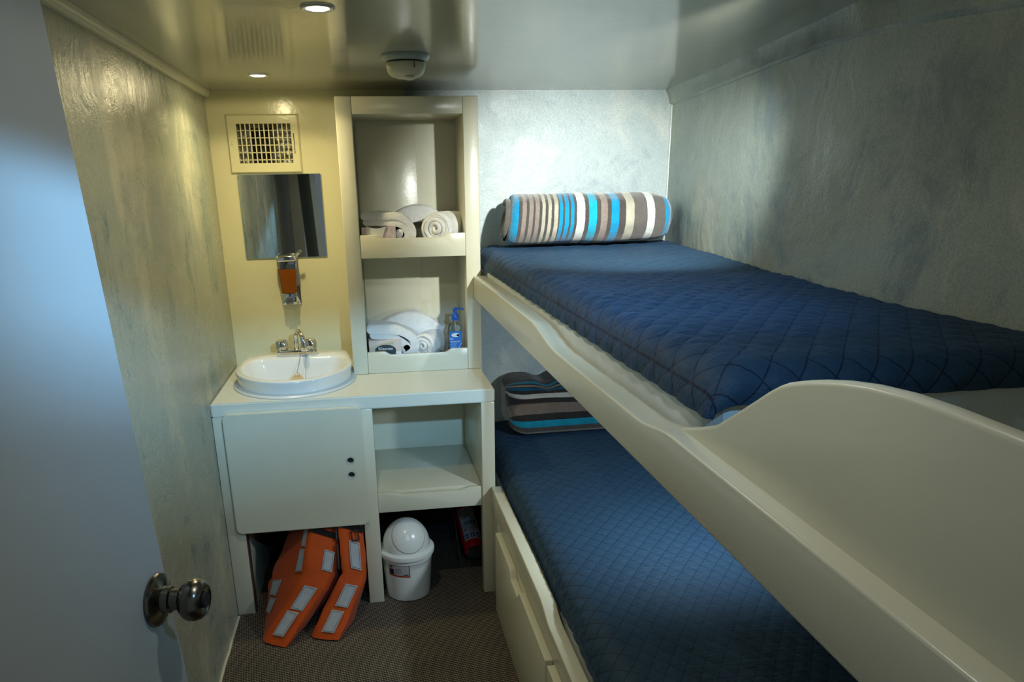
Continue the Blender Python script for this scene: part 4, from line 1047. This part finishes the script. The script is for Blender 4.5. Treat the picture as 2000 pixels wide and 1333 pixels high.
# ------------------------------------------------------------------ life jackets
def jacket(label, stations, tapes, loc, buckle=None):
    """stations: list of (FL, FR, BR, BL) corner points from floor up; tapes: (face, u0,u1, t0,t1) u across, t along"""
    t = thing('life_jacket', label, 'life jacket', loc, 'orange life jackets under the cabinet')
    S = [[Vector(p) for p in st] for st in stations]
    def at(face, u, q):
        k = min(int(q), len(S)-2); f = q-k
        ia, ib = {'front': (0, 1), 'left': (3, 0), 'right': (1, 2)}[face]
        a = S[k][ia].lerp(S[k+1][ia], f); b = S[k][ib].lerp(S[k+1][ib], f); return a.lerp(b, u)
    def nrm(face, u, q):
        e = 0.02; qa, qb = max(0, q-e), min(len(S)-1-1e-4, q+e)
        du = at(face, min(1, u+e), q)-at(face, max(0, u-e), q); dq = at(face, u, qb)-at(face, u, qa)
        n_ = du.cross(dq).normalized(); return n_
    bm = nb(); nseg = 10; rings = []
    for k in range(len(S)-1):
        for q in range(nseg + (1 if k == len(S)-2 else 0)):
            f = q/nseg; cs = [S[k][i].lerp(S[k+1][i], f) for i in range(4)]
            ctr = sum(cs, Vector())/4
            # pinch at the seams between foam blocks
            pin = 1.0-0.075*math.exp(-((f*1.0)/0.07)**2)*(1 if k > 0 else 0.3)-0.075*math.exp(-((1-f)/0.07)**2)*(1 if k < len(S)-2 else 0.3)
            rg = []
            for i in range(4):
                a, b = cs[i], cs[(i+1) % 4]
                for j in range(8):
                    p = a.lerp(b, j/8)
                    e = min(j, 8-j)/8
                    o_ = (p-ctr)
                    rr = 1.0-0.055*(1-min(1, e/0.13)) + 0.03*math.sin(math.pi*j/8)
                    p = ctr+o_*rr*pin
                    p += Vector((noise.noise(p*16), noise.noise(p*16+Vector((5, 0, 0))), noise.noise(p*16+Vector((0, 9, 0)))))*0.004 + Vector((noise.noise(p*38), noise.noise(p*38+Vector((3, 0, 0))), 0))*0.0022
                    rg.append(bm.verts.new(p))
            rings.append(rg)
    m_ = len(rings[0])
    for a, b in zip(rings, rings[1:]):
        for i in range(m_): bm.faces.new((a[i], a[(i+1) % m_], b[(i+1) % m_], b[i]))
    for rg, rev in ((rings[0], True), (rings[-1], False)):
        c = bm.verts.new(sum((v.co for v in rg), Vector())/m_+(Vector((0, 0, 0.0)) if rev else Vector((0, 0, 0.012))))
        for i in range(m_): bm.faces.new((rg[i], c, rg[(i+1) % m_]) if not rev else (rg[(i+1) % m_], c, rg[i]))
    for v in bm.verts: v.co.z = max(v.co.z, 0.003)
    obj('foam_body', bm, ORANGE, t, angle=1.0)
    for face, u0, u1, t0, t1 in tapes:
        def g(a, b):
            u = lerp(u0, u1, a); q = lerp(t0, t1, b); return at(face, u, q)+nrm(face, u, q)*0.0065
        bm = nb(); grid(bm, 6, 8, g); bmesh.ops.solidify(bm, geom=bm.faces[:], thickness=0.002)
        tp = obj('reflective_tape', bm, TAPE, t)
        bm = nb(); pts = []
        ed_ = [(0.10, 0.05), (0.90, 0.05), (0.90, 0.95), (0.10, 0.95), (0.10, 0.05)]
        for (a, b), (c, d) in zip(ed_, ed_[1:]):
            for k in range(10):
                f = k/10; u = lerp(u0, u1, lerp(a, c, f)); q = lerp(t0, t1, lerp(b, d, f)); pts.append(at(face, u, q)+nrm(face, u, q)*0.0088)
        pts.append(pts[0]); tube(bm, pts, 0.0006, 5, caps=False); obj('stitching', bm, STITCH, tp)
    # webbing strap round the upper block, with buckle
    bm = nb(); q = len(S)-1.25; pts = [at('front', u/8, q)+nrm('front', u/8, q)*0.009 for u in range(9)]
    for d in (0,):
        grid(bm, 9, 2, lambda a, b: at('front', a, q+0.11*b)+nrm('front', a, q+0.11*b)*0.009); bmesh.ops.solidify(bm, geom=bm.faces[:], thickness=0.002)
    st = obj('strap', bm, STRAP, t)
    if buckle:
        u, qb = buckle; c = at('front', u, qb)+nrm('front', u, qb)*0.014; n_ = nrm('front', u, qb)
        bm = nb(); M_ = zto(c, n_)
        for pl in (rrect(-0.012, 0.012, -0.017, 0.017, 0.004, 3),):
            pts = [M_ @ Vector((p[0], p[1], 0)) for p in pl]; tube(bm, pts+[pts[0]], 0.0028, 8)
        obj('buckle', bm, BLACK, st)
    return t
jacket('orange life jacket nearest the left wall, leaning under the cabinet door',
       [((-0.428, 2.262, 0.006), (-0.345, 2.215, 0.006), (-0.290, 2.345, 0.004), (-0.440, 2.40, 0.004)),
        ((-0.283, 2.362, 0.205), (-0.187, 2.352, 0.172), (-0.172, 2.490, 0.070), (-0.432, 2.500, 0.120)),
        ((-0.252, 2.480, 0.355), (-0.155, 2.480, 0.310), (-0.150, 2.600, 0.250), (-0.305, 2.620, 0.335))],
       [('front', 0.22, 0.66, 0.12, 0.47), ('front', 0.28, 0.74, 0.50, 0.84), ('front', 0.60, 0.96, 1.12, 1.50),
        ('left', 0.82, 0.99, 1.02, 1.42), ('left', 0.84, 1.0, 1.46, 1.9), ('left', 0.30, 0.58, 0.30, 0.58), ('left', 0.24, 0.52, 0.62, 0.92)], (-0.35, 2.30, 0))
jacket('orange life jacket beside the middle leg of the cabinet',
       [((-0.272, 2.262, 0.006), (-0.170, 2.225, 0.006), (-0.120, 2.36, 0.004), (-0.225, 2.40, 0.004)),
        ((-0.153, 2.360, 0.195), (-0.0675, 2.362, 0.160), (-0.070, 2.52, 0.08), (-0.160, 2.52, 0.10)),
        ((-0.160, 2.482, 0.370), (-0.0695, 2.482, 0.335), (-0.070, 2.62, 0.28), (-0.150, 2.62, 0.30))],
       [('front', 0.30, 0.74, 0.10, 0.44), ('front', 0.34, 0.80, 0.50, 0.85), ('front', 0.38, 0.80, 1.10, 1.56), ('left', 0.66, 1.0, 1.04, 1.46), ('left', 0.72, 1.0, 1.52, 1.9)], (-0.21, 2.30, 0), (0.62, 1.66))
